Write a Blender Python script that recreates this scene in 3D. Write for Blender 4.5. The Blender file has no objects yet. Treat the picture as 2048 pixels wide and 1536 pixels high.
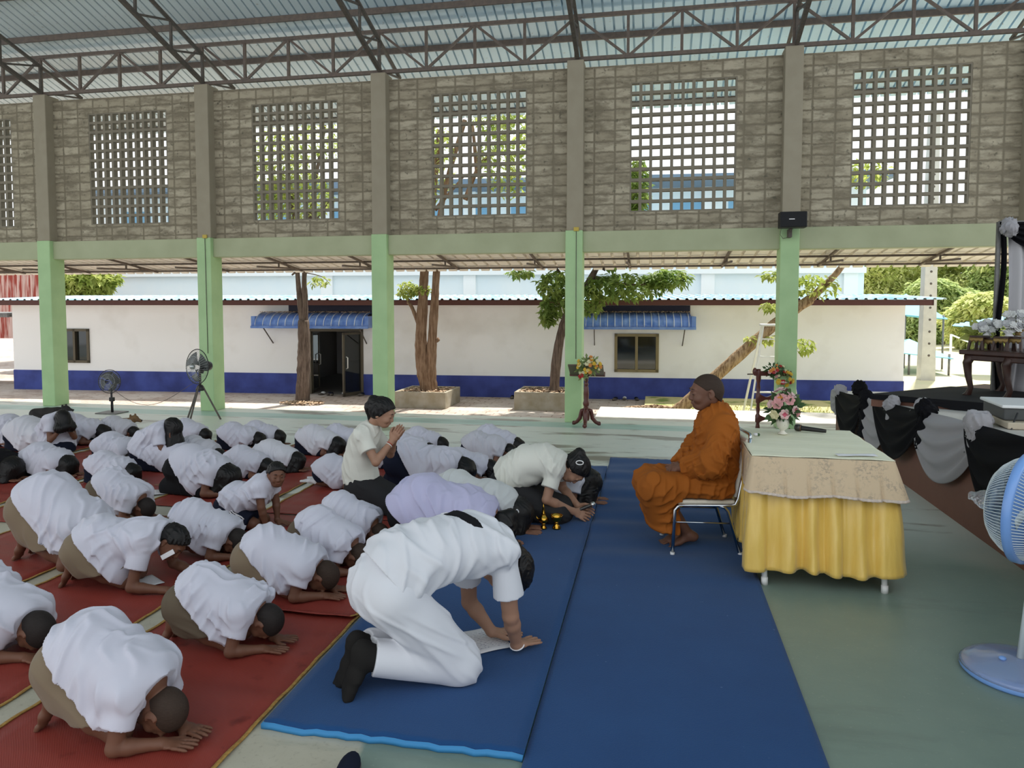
import bpy, bmesh, math, random
import numpy as np
from mathutils import Vector, Matrix, Euler

SC = bpy.context.scene
COL = SC.collection
R = math.radians
rnd = random.Random(7)

# ------------------------------------------------------------------ camera frame (for measuring points of the place)
FPX, CAMH, YAW, PITCH, PY = 1450.0, 1.85, R(11.14), R(3.2367), 690.0
_fw = np.array([-math.sin(YAW)*math.cos(PITCH), math.cos(YAW)*math.cos(PITCH), -math.sin(PITCH)])
_rt = np.array([math.cos(YAW), math.sin(YAW), 0.0])
_up = np.cross(_rt, _fw)
def _ray(x, y): return _fw*FPX + _rt*(x-1024.0) - _up*(y-PY)
def gz(x, y, z=0.0):
    d = _ray(x, y); t = (z-CAMH)/d[2]; return Vector((d[0]*t, d[1]*t, z))
def gx(x, y, X):
    d = _ray(x, y); t = X/d[0]; return Vector((X, d[1]*t, CAMH+d[2]*t))
def gy(x, y, Y):
    d = _ray(x, y); t = Y/d[1]; return Vector((d[0]*t, Y, CAMH+d[2]*t))

# ------------------------------------------------------------------ tagging and linking
def tag(o, label=None, cat=None, group=None, kind=None):
    if label: o['label'] = label
    if cat: o['category'] = cat
    if group: o['group'] = group
    if kind: o['kind'] = kind
    return o
def empty(name, loc=(0, 0, 0), rz=0.0, label=None, cat=None, group=None):
    o = bpy.data.objects.new(name, None); COL.objects.link(o)
    o.location = loc; o.rotation_euler = (0, 0, rz); o.empty_display_size = .1
    return tag(o, label, cat, group)
def link(name, me, parent=None, mat=None):
    o = bpy.data.objects.new(name, me); COL.objects.link(o)
    if parent is not None: o.parent = parent
    if mat is not None and len(me.materials) == 0:
        for m in (mat if isinstance(mat, (list, tuple)) else [mat]): me.materials.append(m)
    return o
def copy_tree(o, parent=None):
    c = o.copy(); COL.objects.link(c)
    if parent is not None: c.parent = parent
    for ch in list(o.children): copy_tree(ch, c)
    return c

# ------------------------------------------------------------------ mesh builder
class MB:
    """Collects shapes; build() links them as one mesh object."""
    def __init__(self): self.v = []; self.f = []; self.sm = []; self.mi = []
    def add(self, vs, fs, smooth=False, mi=0):
        o = len(self.v); self.v += [tuple(p) for p in vs]
        for f in fs: self.f.append(tuple(i+o for i in f)); self.sm.append(smooth); self.mi.append(mi)
        return self
    def box(self, x0, x1, y0, y1, z0, z1, mi=0, M=None):
        vs = [Vector(p) for p in ((x0,y0,z0),(x1,y0,z0),(x1,y1,z0),(x0,y1,z0),(x0,y0,z1),(x1,y0,z1),(x1,y1,z1),(x0,y1,z1))]
        if M is not None: vs = [M @ p for p in vs]
        return self.add(vs, [(0,3,2,1),(4,5,6,7),(0,1,5,4),(1,2,6,5),(2,3,7,6),(3,0,4,7)], False, mi)
    def bbox(self, x0, x1, y0, y1, z0, z1, b=.01, mi=0, M=None):
        """box with chamfered edges"""
        bm = bmesh.new(); bmesh.ops.create_cube(bm, size=1)
        for v in bm.verts:
            v.co = Vector(((x0+x1)/2+v.co.x*(x1-x0), (y0+y1)/2+v.co.y*(y1-y0), (z0+z1)/2+v.co.z*(z1-z0)))
        bmesh.ops.bevel(bm, geom=bm.edges[:], offset=b, segments=2, affect='EDGES', profile=.5)
        return self.bm(bm, M, mi)
    def bm(self, bm, M=None, mi=0, smooth=False):
        bm.verts.index_update()
        vs = [(M @ v.co if M is not None else v.co.copy()) for v in bm.verts]
        self.add(vs, [tuple(v.index for v in f.verts) for f in bm.faces], smooth, mi); bm.free(); return self
    def bar(self, a, b, w, h=None, up=(0, 0, 1), mi=0):
        """square bar from a to b"""
        a = Vector(a); b = Vector(b); h = w if h is None else h
        d = (b-a).normalized(); u = Vector(up)
        if abs(d.dot(u)) > .98: u = Vector((1, 0, 0))
        s = d.cross(u).normalized(); u = s.cross(d).normalized()
        vs = []
        for p in (a, b):
            for i, j in ((-1,-1),(1,-1),(1,1),(-1,1)): vs.append(p+s*(i*w/2)+u*(j*h/2))
        return self.add(vs, [(3,2,1,0),(4,5,6,7),(0,1,5,4),(1,2,6,5),(2,3,7,6),(3,0,4,7)], False, mi)
    def tube(self, pts, r, n=8, caps=True, mi=0, smooth=True, closed=False):
        pts = [Vector(p) for p in pts]; m = len(pts)
        rs = list(r) if isinstance(r, (list, tuple)) else [r]*m
        ref = None; vs = []; fs = []
        for i, p in enumerate(pts):
            if closed: d = pts[(i+1) % m]-pts[i-1]
            else: d = pts[min(i+1, m-1)]-pts[max(i-1, 0)]
            if d.length < 1e-9: d = Vector((0, 0, 1))
            d.normalize()
            if ref is None:
                ref = Vector((0, 0, 1)) if abs(d.z) < .9 else Vector((1, 0, 0))
            s = d.cross(ref)
            if s.length < 1e-4: s = d.orthogonal()
            s.normalize(); u = s.cross(d).normalized(); ref = u
            for k in range(n):
                a = 2*math.pi*k/n; vs.append(p+s*(math.cos(a)*rs[i])+u*(math.sin(a)*rs[i]))
        for i in range(m if closed else m-1):
            j = (i+1) % m
            for k in range(n):
                l = (k+1) % n; fs.append((i*n+k, j*n+k, j*n+l, i*n+l))
        if caps and not closed:
            fs.append(tuple(range(n))); fs.append(tuple(reversed(range((m-1)*n, m*n))))
        return self.add(vs, fs, smooth, mi)
    def lathe(self, prof, c=(0, 0, 0), n=24, mi=0, smooth=True, M=None):
        """prof: list of (radius, z)"""
        vs = []; fs = []; c = Vector(c)
        for r, z in prof:
            for k in range(n):
                a = 2*math.pi*k/n; p = Vector((r*math.cos(a), r*math.sin(a), z))
                vs.append(c+(M @ p if M is not None else p))
        m = len(prof)
        for i in range(m-1):
            for k in range(n):
                l = (k+1) % n; fs.append((i*n+k, i*n+l, (i+1)*n+l, (i+1)*n+k))
        if prof[0][0] > 1e-6: fs.append(tuple(reversed(range(n))))
        if prof[-1][0] > 1e-6: fs.append(tuple(range((m-1)*n, m*n)))
        return self.add(vs, fs, smooth, mi)
    def ball(self, c, r, seg=12, ring=8, mi=0, M=None):
        rr = r if isinstance(r, (list, tuple)) else (r, r, r)
        bm = bmesh.new(); bmesh.ops.create_uvsphere(bm, u_segments=seg, v_segments=ring, radius=1)
        for v in bm.verts:
            p = Vector((v.co.x*rr[0], v.co.y*rr[1], v.co.z*rr[2]))
            v.co = (M @ p if M is not None else p)+Vector(c)
        return self.bm(bm, None, mi, True)
    def grid(self, fn, nu, nv, mi=0, smooth=True, wrap_u=False):
        vs = [fn(i/(nu if wrap_u else nu-1), j/(nv-1)) for i in range(nu) for j in range(nv)]
        fs = []
        for i in range(nu if wrap_u else nu-1):
            for j in range(nv-1):
                k = (i+1) % nu; fs.append((i*nv+j, k*nv+j, k*nv+j+1, i*nv+j+1))
        return self.add(vs, fs, smooth, mi)
    def mesh(self, name):
        me = bpy.data.meshes.new(name); me.from_pydata(self.v, [], self.f)
        me.polygons.foreach_set('use_smooth', self.sm); me.polygons.foreach_set('material_index', self.mi)
        me.update(); return me
    def build(self, name, mat, parent=None):
        return link(name, self.mesh(name), parent, mat)
def thick(o, t, off=0.0):
    m = o.modifiers.new('thickness', 'SOLIDIFY'); m.thickness = t; m.offset = off; return o
def soft(o, lv=1):
    m = o.modifiers.new('soft', 'SUBSURF'); m.levels = lv; m.render_levels = lv; return o

# ------------------------------------------------------------------ materials
def mat(name, col, rough=.6, metal=0.0, spec=.4, noise=None, bump=None, trans=0.0, alpha=1.0, sheen=0.0, emit=None):
    """noise=(scale, colour2, amount, detail)  bump=(scale, strength, distance)"""
    m = bpy.data.materials.new(name); m.use_nodes = True
    nt = m.node_tree; b = nt.nodes['Principled BSDF']
    c = (*col, 1)
    b.inputs['Base Color'].default_value = c; b.inputs['Roughness'].default_value = rough
    b.inputs['Metallic'].default_value = metal; b.inputs['Specular IOR Level'].default_value = spec
    if trans: b.inputs['Transmission Weight'].default_value = trans
    if alpha < 1: b.inputs['Alpha'].default_value = alpha
    if sheen: b.inputs['Sheen Weight'].default_value = sheen
    tc = nt.nodes.new('ShaderNodeTexCoord')
    if noise:
        n = nt.nodes.new('ShaderNodeTexNoise'); n.inputs['Scale'].default_value = noise[0]
        n.inputs['Detail'].default_value = noise[3] if len(noise) > 3 else 4
        rp = nt.nodes.new('ShaderNodeValToRGB'); rp.color_ramp.elements[0].position = .35; rp.color_ramp.elements[1].position = .65
        mx = nt.nodes.new('ShaderNodeMix'); mx.data_type = 'RGBA'
        mu = nt.nodes.new('ShaderNodeMath'); mu.operation = 'MULTIPLY'; mu.inputs[1].default_value = noise[2]
        mx.inputs[6].default_value = c; mx.inputs[7].default_value = (*noise[1], 1)
        nt.links.new(tc.outputs['Object'], n.inputs['Vector']); nt.links.new(n.outputs['Fac'], rp.inputs['Fac'])
        nt.links.new(rp.outputs['Color'], mu.inputs[0]); nt.links.new(mu.outputs[0], mx.inputs[0])
        nt.links.new(mx.outputs[2], b.inputs['Base Color'])
    if bump:
        n2 = nt.nodes.new('ShaderNodeTexNoise'); n2.inputs['Scale'].default_value = bump[0]; n2.inputs['Detail'].default_value = 4
        bp = nt.nodes.new('ShaderNodeBump'); bp.inputs['Strength'].default_value = bump[1]; bp.inputs['Distance'].default_value = bump[2]
        nt.links.new(tc.outputs['Object'], n2.inputs['Vector']); nt.links.new(n2.outputs['Fac'], bp.inputs['Height'])
        nt.links.new(bp.outputs['Normal'], b.inputs['Normal'])
    if emit:
        b.inputs['Emission Color'].default_value = (*emit[0], 1); b.inputs['Emission Strength'].default_value = emit[1]
    return m
class NT:
    """short-hand for building node materials"""
    def __init__(self, name):
        self.m = bpy.data.materials.new(name); self.m.use_nodes = True
        self.t = self.m.node_tree; self.b = self.t.nodes['Principled BSDF']; self.tc = self.n('ShaderNodeTexCoord')
        self.pos = self.n('ShaderNodeNewGeometry').outputs['Position']
    def n(self, ty, **kw):
        nd = self.t.nodes.new(ty)
        for k, v in kw.items():
            if k.startswith('_'): setattr(nd, k[1:], v)
        return nd
    def l(self, a, b): self.t.links.new(a, b)
    def noise(self, vec, scale, detail=4, rough=.5):
        n = self.n('ShaderNodeTexNoise'); n.inputs['Scale'].default_value = scale; n.inputs['Detail'].default_value = detail
        n.inputs['Roughness'].default_value = rough; self.l(vec, n.inputs['Vector']); return n.outputs['Fac']
    def ramp(self, fac, stops):
        r = self.n('ShaderNodeValToRGB'); e = r.color_ramp.elements
        e[0].position, e[0].color = stops[0][0], (*stops[0][1], 1); e[1].position, e[1].color = stops[-1][0], (*stops[-1][1], 1)
        for p, c in stops[1:-1]:
            x = e.new(p); x.color = (*c, 1)
        self.l(fac, r.inputs['Fac']); return r.outputs['Color']
    def step(self, fac, a, b):
        x = self.n('ShaderNodeMapRange'); x.inputs['From Min'].default_value = a; x.inputs['From Max'].default_value = b
        self.l(fac, x.inputs['Value']); return x.outputs['Result']
    def mix(self, fac, a, b):
        x = self.n('ShaderNodeMix'); x.data_type = 'RGBA'
        for v, s in ((fac, 0), (a, 6), (b, 7)):
            if isinstance(v, (int, float)): x.inputs[s].default_value = v
            elif isinstance(v, tuple): x.inputs[s].default_value = (*v, 1)
            else: self.l(v, x.inputs[s])
        return x.outputs[2]
    def math(self, op, a, b=0.0):
        x = self.n('ShaderNodeMath'); x.operation = op
        for v, s in ((a, 0), (b, 1)):
            if isinstance(v, (int, float)): x.inputs[s].default_value = v
            else: self.l(v, x.inputs[s])
        return x.outputs[0]
    def sep(self, vec):
        s = self.n('ShaderNodeSeparateXYZ'); self.l(vec, s.inputs[0]); return s.outputs
    def mapping(self, vec, scale=(1, 1, 1), loc=(0, 0, 0), rot=(0, 0, 0)):
        x = self.n('ShaderNodeMapping'); x.inputs['Scale'].default_value = scale; x.inputs['Location'].default_value = loc
        x.inputs['Rotation'].default_value = rot; self.l(vec, x.inputs['Vector']); return x.outputs[0]
    def bump(self, h, strength, dist):
        b = self.n('ShaderNodeBump'); b.inputs['Strength'].default_value = strength; b.inputs['Distance'].default_value = dist
        self.l(h, b.inputs['Height']); self.l(b.outputs[0], self.b.inputs['Normal'])
    def out(self, col=None, rough=None, spec=None, metal=None):
        for v, s in ((col, 'Base Color'), (rough, 'Roughness'), (spec, 'Specular IOR Level'), (metal, 'Metallic')):
            if v is None: continue
            if isinstance(v, (int, float)): self.b.inputs[s].default_value = v
            elif isinstance(v, tuple): self.b.inputs[s].default_value = (*v, 1)
            else: self.l(v, self.b.inputs[s])
        return self.m

# ------------------------------------------------------------------ smooth solid shapes for bodies and clothes (distance grid -> mesh)
def nrm(v):
    v = np.asarray(v, float); return v/max(np.linalg.norm(v), 1e-9)
class Solid:
    def __init__(self, lo, hi, h):
        self.lo = np.array(lo, float)-3*h; self.h = h
        self.n = np.ceil((np.array(hi, float)+3*h-self.lo)/h).astype(int)+1
        self.f = np.full(self.n, .5, np.float32)
        self.ax = [(self.lo[i]+h*np.arange(self.n[i])).astype(np.float32) for i in range(3)]
    def _box(self, lo, hi):
        a = np.clip(np.floor((np.array(lo)-self.lo)/self.h).astype(int), 0, self.n)
        b = np.clip(np.ceil((np.array(hi)-self.lo)/self.h).astype(int)+1, 0, self.n)
        if np.any(b <= a): return None
        sl = tuple(slice(a[i], b[i]) for i in range(3))
        return sl, self.ax[0][sl[0]][:, None, None], self.ax[1][sl[1]][None, :, None], self.ax[2][sl[2]][None, None, :]
    def _put(self, sl, d, k, op):
        g = self.f[sl]
        if op == '+':
            if k > 0:
                hh = np.maximum(k-np.abs(g-d), 0)/k; self.f[sl] = np.minimum(g, d)-hh*hh*k*.25
            else: self.f[sl] = np.minimum(g, d)
        else:
            d = -d
            if k > 0:
                hh = np.maximum(k-np.abs(g-d), 0)/k; self.f[sl] = np.maximum(g, d)+hh*hh*k*.25
            else: self.f[sl] = np.maximum(g, d)
    def seg(self, a, b, ra, rb=None, k=.02, w=None, s=1.0, flat=0, op='+'):
        """tapered rod a-b; w: direction in which the section is s times wider; flat: cut square at b (1) or both ends (2)"""
        rb = ra if rb is None else rb; a = np.asarray(a, float); b = np.asarray(b, float)
        m = max(ra, rb)*max(s, 1)+k+.03
        q = self._box(np.minimum(a, b)-m, np.maximum(a, b)+m)
        if q is None: return self
        sl, X, Y, Z = q; ab = b-a; L2 = max(float(ab@ab), 1e-10)
        px, py, pz = X-a[0], Y-a[1], Z-a[2]
        tu = (px*ab[0]+py*ab[1]+pz*ab[2])/L2; t = np.clip(tu, 0, 1)
        qx, qy, qz = px-t*ab[0], py-t*ab[1], pz-t*ab[2]; d2 = qx*qx+qy*qy+qz*qz
        if w is not None and s != 1.0:
            w = nrm(w); qw = qx*w[0]+qy*w[1]+qz*w[2]; d2 = d2+qw*qw*(1/(s*s)-1)
        d = np.sqrt(np.maximum(d2, 0))-(ra+(rb-ra)*t)
        if flat: d = np.maximum(d, (tu-1)*math.sqrt(L2))
        if flat == 2: d = np.maximum(d, -tu*math.sqrt(L2))
        self._put(sl, d.astype(np.float32), k, op); return self
    def chain(self, pts, rs, k=.03, w=None, s=1.0):
        ss = s if isinstance(s, (list, tuple)) else [s]*len(pts)
        for i in range(len(pts)-1): self.seg(pts[i], pts[i+1], rs[i], rs[i+1], k if i else .03, w, (ss[i]+ss[i+1])/2)
        return self
    def ell(self, c, r, A=None, k=.02, op='+'):
        """ellipsoid; A rows = axes"""
        c = np.asarray(c, float); r = np.asarray(r, float); m = r.max()+k+.03
        q = self._box(c-m, c+m)
        if q is None: return self
        sl, X, Y, Z = q; px, py, pz = X-c[0], Y-c[1], Z-c[2]
        A = np.eye(3) if A is None else np.asarray(A, float)
        k0 = 0; k1 = 0
        for i in range(3):
            u = px*A[i, 0]+py*A[i, 1]+pz*A[i, 2]; k0 = k0+(u/r[i])**2; k1 = k1+(u/(r[i]*r[i]))**2
        k0 = np.sqrt(k0); k1 = np.sqrt(k1); d = k0*(k0-1)/np.maximum(k1, 1e-6)
        self._put(sl, d.astype(np.float32), k, op); return self
    def cut(self, p, n, near=None, k=0.0):
        """remove the side the normal n points to; near=(centre, radius) limits it"""
        p = np.asarray(p, float); n = nrm(n)
        q = self._box(np.asarray(near[0])-near[1], np.asarray(near[0])+near[1]) if near else self._box(self.lo, self.lo+self.h*self.n)
        if q is None: return self
        sl, X, Y, Z = q; d = -((X-p[0])*n[0]+(Y-p[1])*n[1]+(Z-p[2])*n[2])
        self._put(sl, np.broadcast_to(d, self.f[sl].shape).astype(np.float32), k, '-'); return self
    def folds(self, amp, dirs, seed, wl=.06, box=None):
        """wrinkles: each dir is the direction across which folds repeat"""
        r = np.random.RandomState(seed)
        X, Y, Z = self.ax[0][:, None, None], self.ax[1][None, :, None], self.ax[2][None, None, :]
        tot = np.zeros(self.f.shape, np.float32)
        for d in dirs:
            k = nrm(np.asarray(d, float)+r.normal(0, .22, 3))*2*math.pi/(wl*r.uniform(.75, 1.35))
            k2 = r.normal(0, 1, 3); k2 = nrm(k2)*2*math.pi/(wl*3.2); k3 = nrm(r.normal(0, 1, 3))*2*math.pi/(wl*4.5)
            a = X*k[0]+Y*k[1]+Z*k[2]+1.6*np.sin(X*k2[0]+Y*k2[1]+Z*k2[2]+r.uniform(0, 6))
            e = np.clip(.25+.9*np.sin(X*k3[0]+Y*k3[1]+Z*k3[2]+r.uniform(0, 6)), 0, 1)
            tot += (e*(.5+.5*np.cos(a))**3).astype(np.float32)
        self.f -= (amp*tot).astype(np.float32); return self
    def mesh(self, name, M=None, smooth=1):
        f = self.f; f[0] = f[-1] = .5; f[:, 0] = f[:, -1] = .5; f[:, :, 0] = f[:, :, -1] = .5
        s = f < 0
        c = np.zeros(tuple(self.n-1), np.uint8); offs = [(i, j, k) for i in (0, 1) for j in (0, 1) for k in (0, 1)]
        nx, ny, nz = self.n
        for i, j, k in offs: c += s[i:nx-1+i, j:ny-1+j, k:nz-1+k]
        act = (c > 0) & (c < 8); ci = np.argwhere(act)
        ids = np.full(act.shape, -1, np.int64); ids[act] = np.arange(len(ci))
        acc = np.zeros((len(ci), 3)); cnt = np.zeros(len(ci))
        for a in offs:
            for x in range(3):
                if a[x] == 0:
                    b = list(a); b[x] = 1
                    fa = f[ci[:, 0]+a[0], ci[:, 1]+a[1], ci[:, 2]+a[2]]; fb = f[ci[:, 0]+b[0], ci[:, 1]+b[1], ci[:, 2]+b[2]]
                    m = (fa < 0) != (fb < 0); t = np.where(m, fa/np.where(fa == fb, 1, fa-fb), 0)
                    for y in range(3): acc[:, y] += np.where(m, a[y]+(t if y == x else 0), 0)
                    cnt += m
        V = self.lo+self.h*(ci+acc/np.maximum(cnt, 1)[:, None]); Q = []
        for x in range(3):
            u, v = (x+1) % 3, (x+2) % 3
            s0 = np.take(s, range(self.n[x]-1), x); s1 = np.take(s, range(1, self.n[x]), x)
            for flip, m in ((False, s0 & ~s1), (True, ~s0 & s1)):
                e = np.argwhere(m); e = e[(e[:, u] > 0) & (e[:, v] > 0)]
                def cell(du, dv):
                    q = e.copy(); q[:, u] -= du; q[:, v] -= dv; return ids[q[:, 0], q[:, 1], q[:, 2]]
                q = np.stack([cell(0, 0), cell(1, 0), cell(1, 1), cell(0, 1)], 1)
                Q.append(q[:, ::-1] if flip else q)
        Q = np.concatenate(Q); Q = Q[(Q >= 0).all(1)]
        E = np.concatenate([Q[:, [0, 1]], Q[:, [1, 2]], Q[:, [2, 3]], Q[:, [3, 0]]])
        deg = np.bincount(E.ravel(), minlength=len(V)).astype(float)
        for _ in range(smooth):
            for lam in (.5, -.52):
                S = np.stack([np.bincount(E[:, 0], V[E[:, 1], i], len(V))+np.bincount(E[:, 1], V[E[:, 0], i], len(V)) for i in range(3)], 1)
                V = V+lam*(S/np.maximum(deg, 1)[:, None]-V)
        if M is not None: V = V @ np.array(M)[:3, :3].T+np.array(M)[:3, 3]
        me = bpy.data.meshes.new(name); me.vertices.add(len(V)); me.vertices.foreach_set('co', V.astype(np.float32).ravel())
        me.loops.add(Q.size); me.loops.foreach_set('vertex_index', Q.astype(np.int32).ravel())
        me.polygons.add(len(Q)); me.polygons.foreach_set('loop_start', np.arange(0, Q.size, 4, dtype=np.int32))
        me.polygons.foreach_set('use_smooth', np.ones(len(Q), bool))
        me.update(calc_edges=True); return me
# ------------------------------------------------------------------ people
def A3(*p): return np.array(p, float)
def skin_mat(name, c, rough=.55):
    t = NT(name); n = t.noise(t.tc.outputs['Object'], 9, 5); n2 = t.noise(t.tc.outputs['Object'], 60, 3)
    col = t.mix(n, tuple(x*.82 for x in c), tuple(min(1, x*1.15) for x in c)); t.bump(n2, .08, .002)
    t.b.inputs['Subsurface Weight'].default_value = 0.0
    return t.out(col, rough, .35)
def cloth_mat(name, c, rough=.85, weave=420, dirt=.08, sheen=None):
    t = NT(name); n = t.noise(t.tc.outputs['Object'], 3.5, 4); w = t.noise(t.tc.outputs['Object'], weave, 2)
    col = t.mix(n, tuple(x*(1-dirt) for x in c), c); t.bump(w, .12, .0015)
    t.b.inputs['Sheen Weight'].default_value = .12 if min(c) > .1 else 0.0
    return t.out(col, rough, .2 if max(c) > .1 else .1)
def hair_mat(name, c=(.0045, .004, .004), rough=.46):
    t = NT(name); w = t.noise(t.mapping(t.tc.outputs['Object'], (18, 160, 160)), 1.0, 4)
    t.bump(w, .4, .004); return t.out(t.mix(w, c, tuple(x*2.0 for x in c)), rough, .3 if rough < .5 else .15)
SKIN = {'dark': skin_mat('skin_dark_brown', (.155, .068, .040)), 'mid': skin_mat('skin_brown', (.24, .115, .07)),
        'light': skin_mat('skin_light_brown', (.36, .20, .13)), 'monk': skin_mat('skin_monk', (.155, .072, .045))}
CL = {'white': cloth_mat('cloth_school_white', (.61, .61, .70)), 'white_b': cloth_mat('cloth_white_soft', (.65, .65, .71)),
      'grey_white': cloth_mat('cloth_white_worn', (.56, .56, .62)),
      'cream': cloth_mat('cloth_cream', (.70, .70, .63)), 'lavender': cloth_mat('cloth_lavender', (.52, .51, .71)),
      'pure': cloth_mat('cloth_pure_white', (.69, .705, .75)), 'pale': cloth_mat('cloth_pale_grey', (.62, .64, .64)),
      'khaki': cloth_mat('cloth_khaki', (.215, .165, .11)), 'khaki_dk': cloth_mat('cloth_khaki_dark', (.125, .098, .068)),
      'navy': cloth_mat('cloth_navy', (.012, .015, .03)), 'black': cloth_mat('cloth_black', (.012, .012, .014)),
      'charcoal': cloth_mat('cloth_charcoal', (.03, .03, .032)),
      'orange': cloth_mat('cloth_saffron', (.35, .102, .013), dirt=.22), 'sock': cloth_mat('cloth_sock', (.018, .017, .016)), 'sock_w': cloth_mat('cloth_sock_white', (.7, .7, .72))}
HAIR = {'black': hair_mat('hair_black'), 'crop': hair_mat('hair_cropped', (.016, .013, .012), .6), 'stub': hair_mat('hair_stubble', (.030, .020, .015), .65)}
M_EYE = mat('eye_dark', (.01, .008, .007), .2); M_EYEW = mat('eye_white', (.7, .68, .64), .3); M_LIP = mat('lip', (.25, .09, .07), .5)
M_NAIL = mat('nail', (.5, .33, .26), .35)

def mixp(a, b, t): return np.asarray(a)*(1-t)+np.asarray(b)*t

def head_frame(U, F):
    U = nrm(U); F = np.asarray(F, float); F = nrm(F-U*(F@U)); L = np.cross(U, F); return F, L, U
def add_head(S, c, U, F, hs, nb, fine=True, neck_r=.046):
    F, L, U = head_frame(U, F); A = np.array([F, L, U]); P = lambda f, l, u: c+(F*f+L*l+U*u)*hs
    S.ell(P(-.010, 0, .014), A3(.096, .076, .090)*hs, A, .01)
    S.ell(P(.030, 0, -.035), A3(.062, .058, .074)*hs, A, .03)
    S.ell(P(.056, 0, -.084), A3(.032, .034, .027)*hs, A, .03)
    for q in (-1, 1): S.seg(P(.0, q*.052, -.05), P(.05, q*.026, -.088), .02*hs, .016*hs, .03)
    S.seg(P(-.022, 0, -.05), nb, neck_r*hs, neck_r*1.06, .035)
    for q in (-1, 1): S.ell(P(-.010, q*.080, -.014), A3(.020, .009, .032)*hs, np.array([nrm(F+.25*L*-q), nrm(L*q-.35*F), U]), .006)
    if fine:
        S.seg(P(.083, -.03, .020), P(.083, .03, .020), .010*hs, None, .025)
        for q in (-1, 1):
            S.ell(P(.100, q*.031, .000), A3(.014, .018, .012)*hs, A, .014, '-')
            S.ell(P(.080, q*.031, -.002), A3(.014, .016, .013)*hs, A, .004)
            S.ell(P(.066, q*.040, -.038), A3(.026, .022, .024)*hs, A, .02)
            S.ell(P(.002, q*.088, -.012), A3(.010, .006, .017)*hs, A, .004, '-')
            S.ell(P(.092, q*.011, -.040), A3(.010, .009, .008)*hs, A, .006)
        S.seg(P(.086, 0, .004), P(.102, 0, -.034), .008*hs, .0115*hs, .014)
        S.seg(P(.088, -.018, -.058), P(.088, .018, -.058), .0075*hs, None, .006)
        S.seg(P(.086, -.016, -.069), P(.086, .016, -.069), .0085*hs, None, .006)
        S.seg(P(.100, -.018, -.0635), P(.100, .018, -.0635), .0035*hs, None, .003, op='-')
    return A, P
def add_hand(S, W, D, N, hs, thumb, fine=True, curl=.12, spread=.09, k=.006):
    """W wrist, D finger direction, N palm normal (out of the palm), thumb = +1/-1 along N x D"""
    D = nrm(D); N = nrm(np.asarray(N, float)-D*(np.asarray(N, float)@D)); L = np.cross(N, D)*thumb
    P = lambda d, l, n: W+(D*d+L*l+N*n)*hs
    S.seg(P(-.01, 0, 0), P(.03, 0, 0), .020*hs, .016*hs, .02, L, 1.35)
    S.seg(P(.03, .0, 0), P(.078, -.002, 0), .0125*hs, .011*hs, .015, L, 2.9)
    fl = (.066, .074, .069, .054); br = (.0085, .009, .0085, .0075)
    for i in range(4):
        l = .031-.0205*i; a = (1.5-i)*spread
        d1 = nrm(D+L*a+N*curl*.5); d2 = nrm(D+L*a*.8+N*curl*1.6); d3 = nrm(D+L*a*.7+N*curl*2.8)
        p0 = P(.078, l, 0); p1 = p0+d1*fl[i]*.44*hs; p2 = p1+d2*fl[i]*.32*hs; p3 = p2+d3*fl[i]*.24*hs
        r = br[i]*hs
        S.seg(p0-d1*.012*hs, p1, r*1.05, r*.98, k); S.seg(p1, p2, r, r*.92, .004); S.seg(p2, p3, r*.92, r*.74, .004)
    t0 = P(.018, .022, .003); t1 = P(.052, .052, .010); t2 = P(.080, .060, .012); t3 = P(.098, .060, .013)
    S.seg(t0, t1, .0145*hs, .0115*hs, .012); S.seg(t1, t2, .011*hs, .0098*hs, .004); S.seg(t2, t3, .0098*hs, .0075*hs, .003)
def add_foot(S, An, D, N, hs, big, fine=True):
    """An ankle, D toe direction, N sole normal, big=+1/-1 side of the big toe along N x D"""
    D = nrm(D); N = nrm(np.asarray(N, float)-D*(np.asarray(N, float)@D)); L = np.cross(N, D)*big
    P = lambda d, l, n: An+(D*d+L*l+N*n)*hs
    S.ell(P(-.026, 0, .030), A3(.034, .028, .030)*hs, np.array([D, L, N]), .02)
    S.seg(P(-.01, 0, .012), P(.075, .004, .026), .031*hs, .022*hs, .03, L, 1.15)
    S.seg(P(.075, .004, .026), P(.13, .002, .032), .020*hs, .0145*hs, .02, L, 1.9)
    for q in (-1, 1): S.ell(P(.0, q*.026, .0), A3(.014, .012, .014)*hs, np.array([D, L, N]), .012)
    for i in range(5):
        l = .030-.0155*i; ln = (.050, .047, .042, .036, .029)[i]; r = (.0125, .0085, .0082, .0078, .0075)[i]*hs
        S.seg(P(.128-.006*i, l, .033), P(.128-.006*i+ln, l*1.08, .036), r, r*.9, .007)

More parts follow.
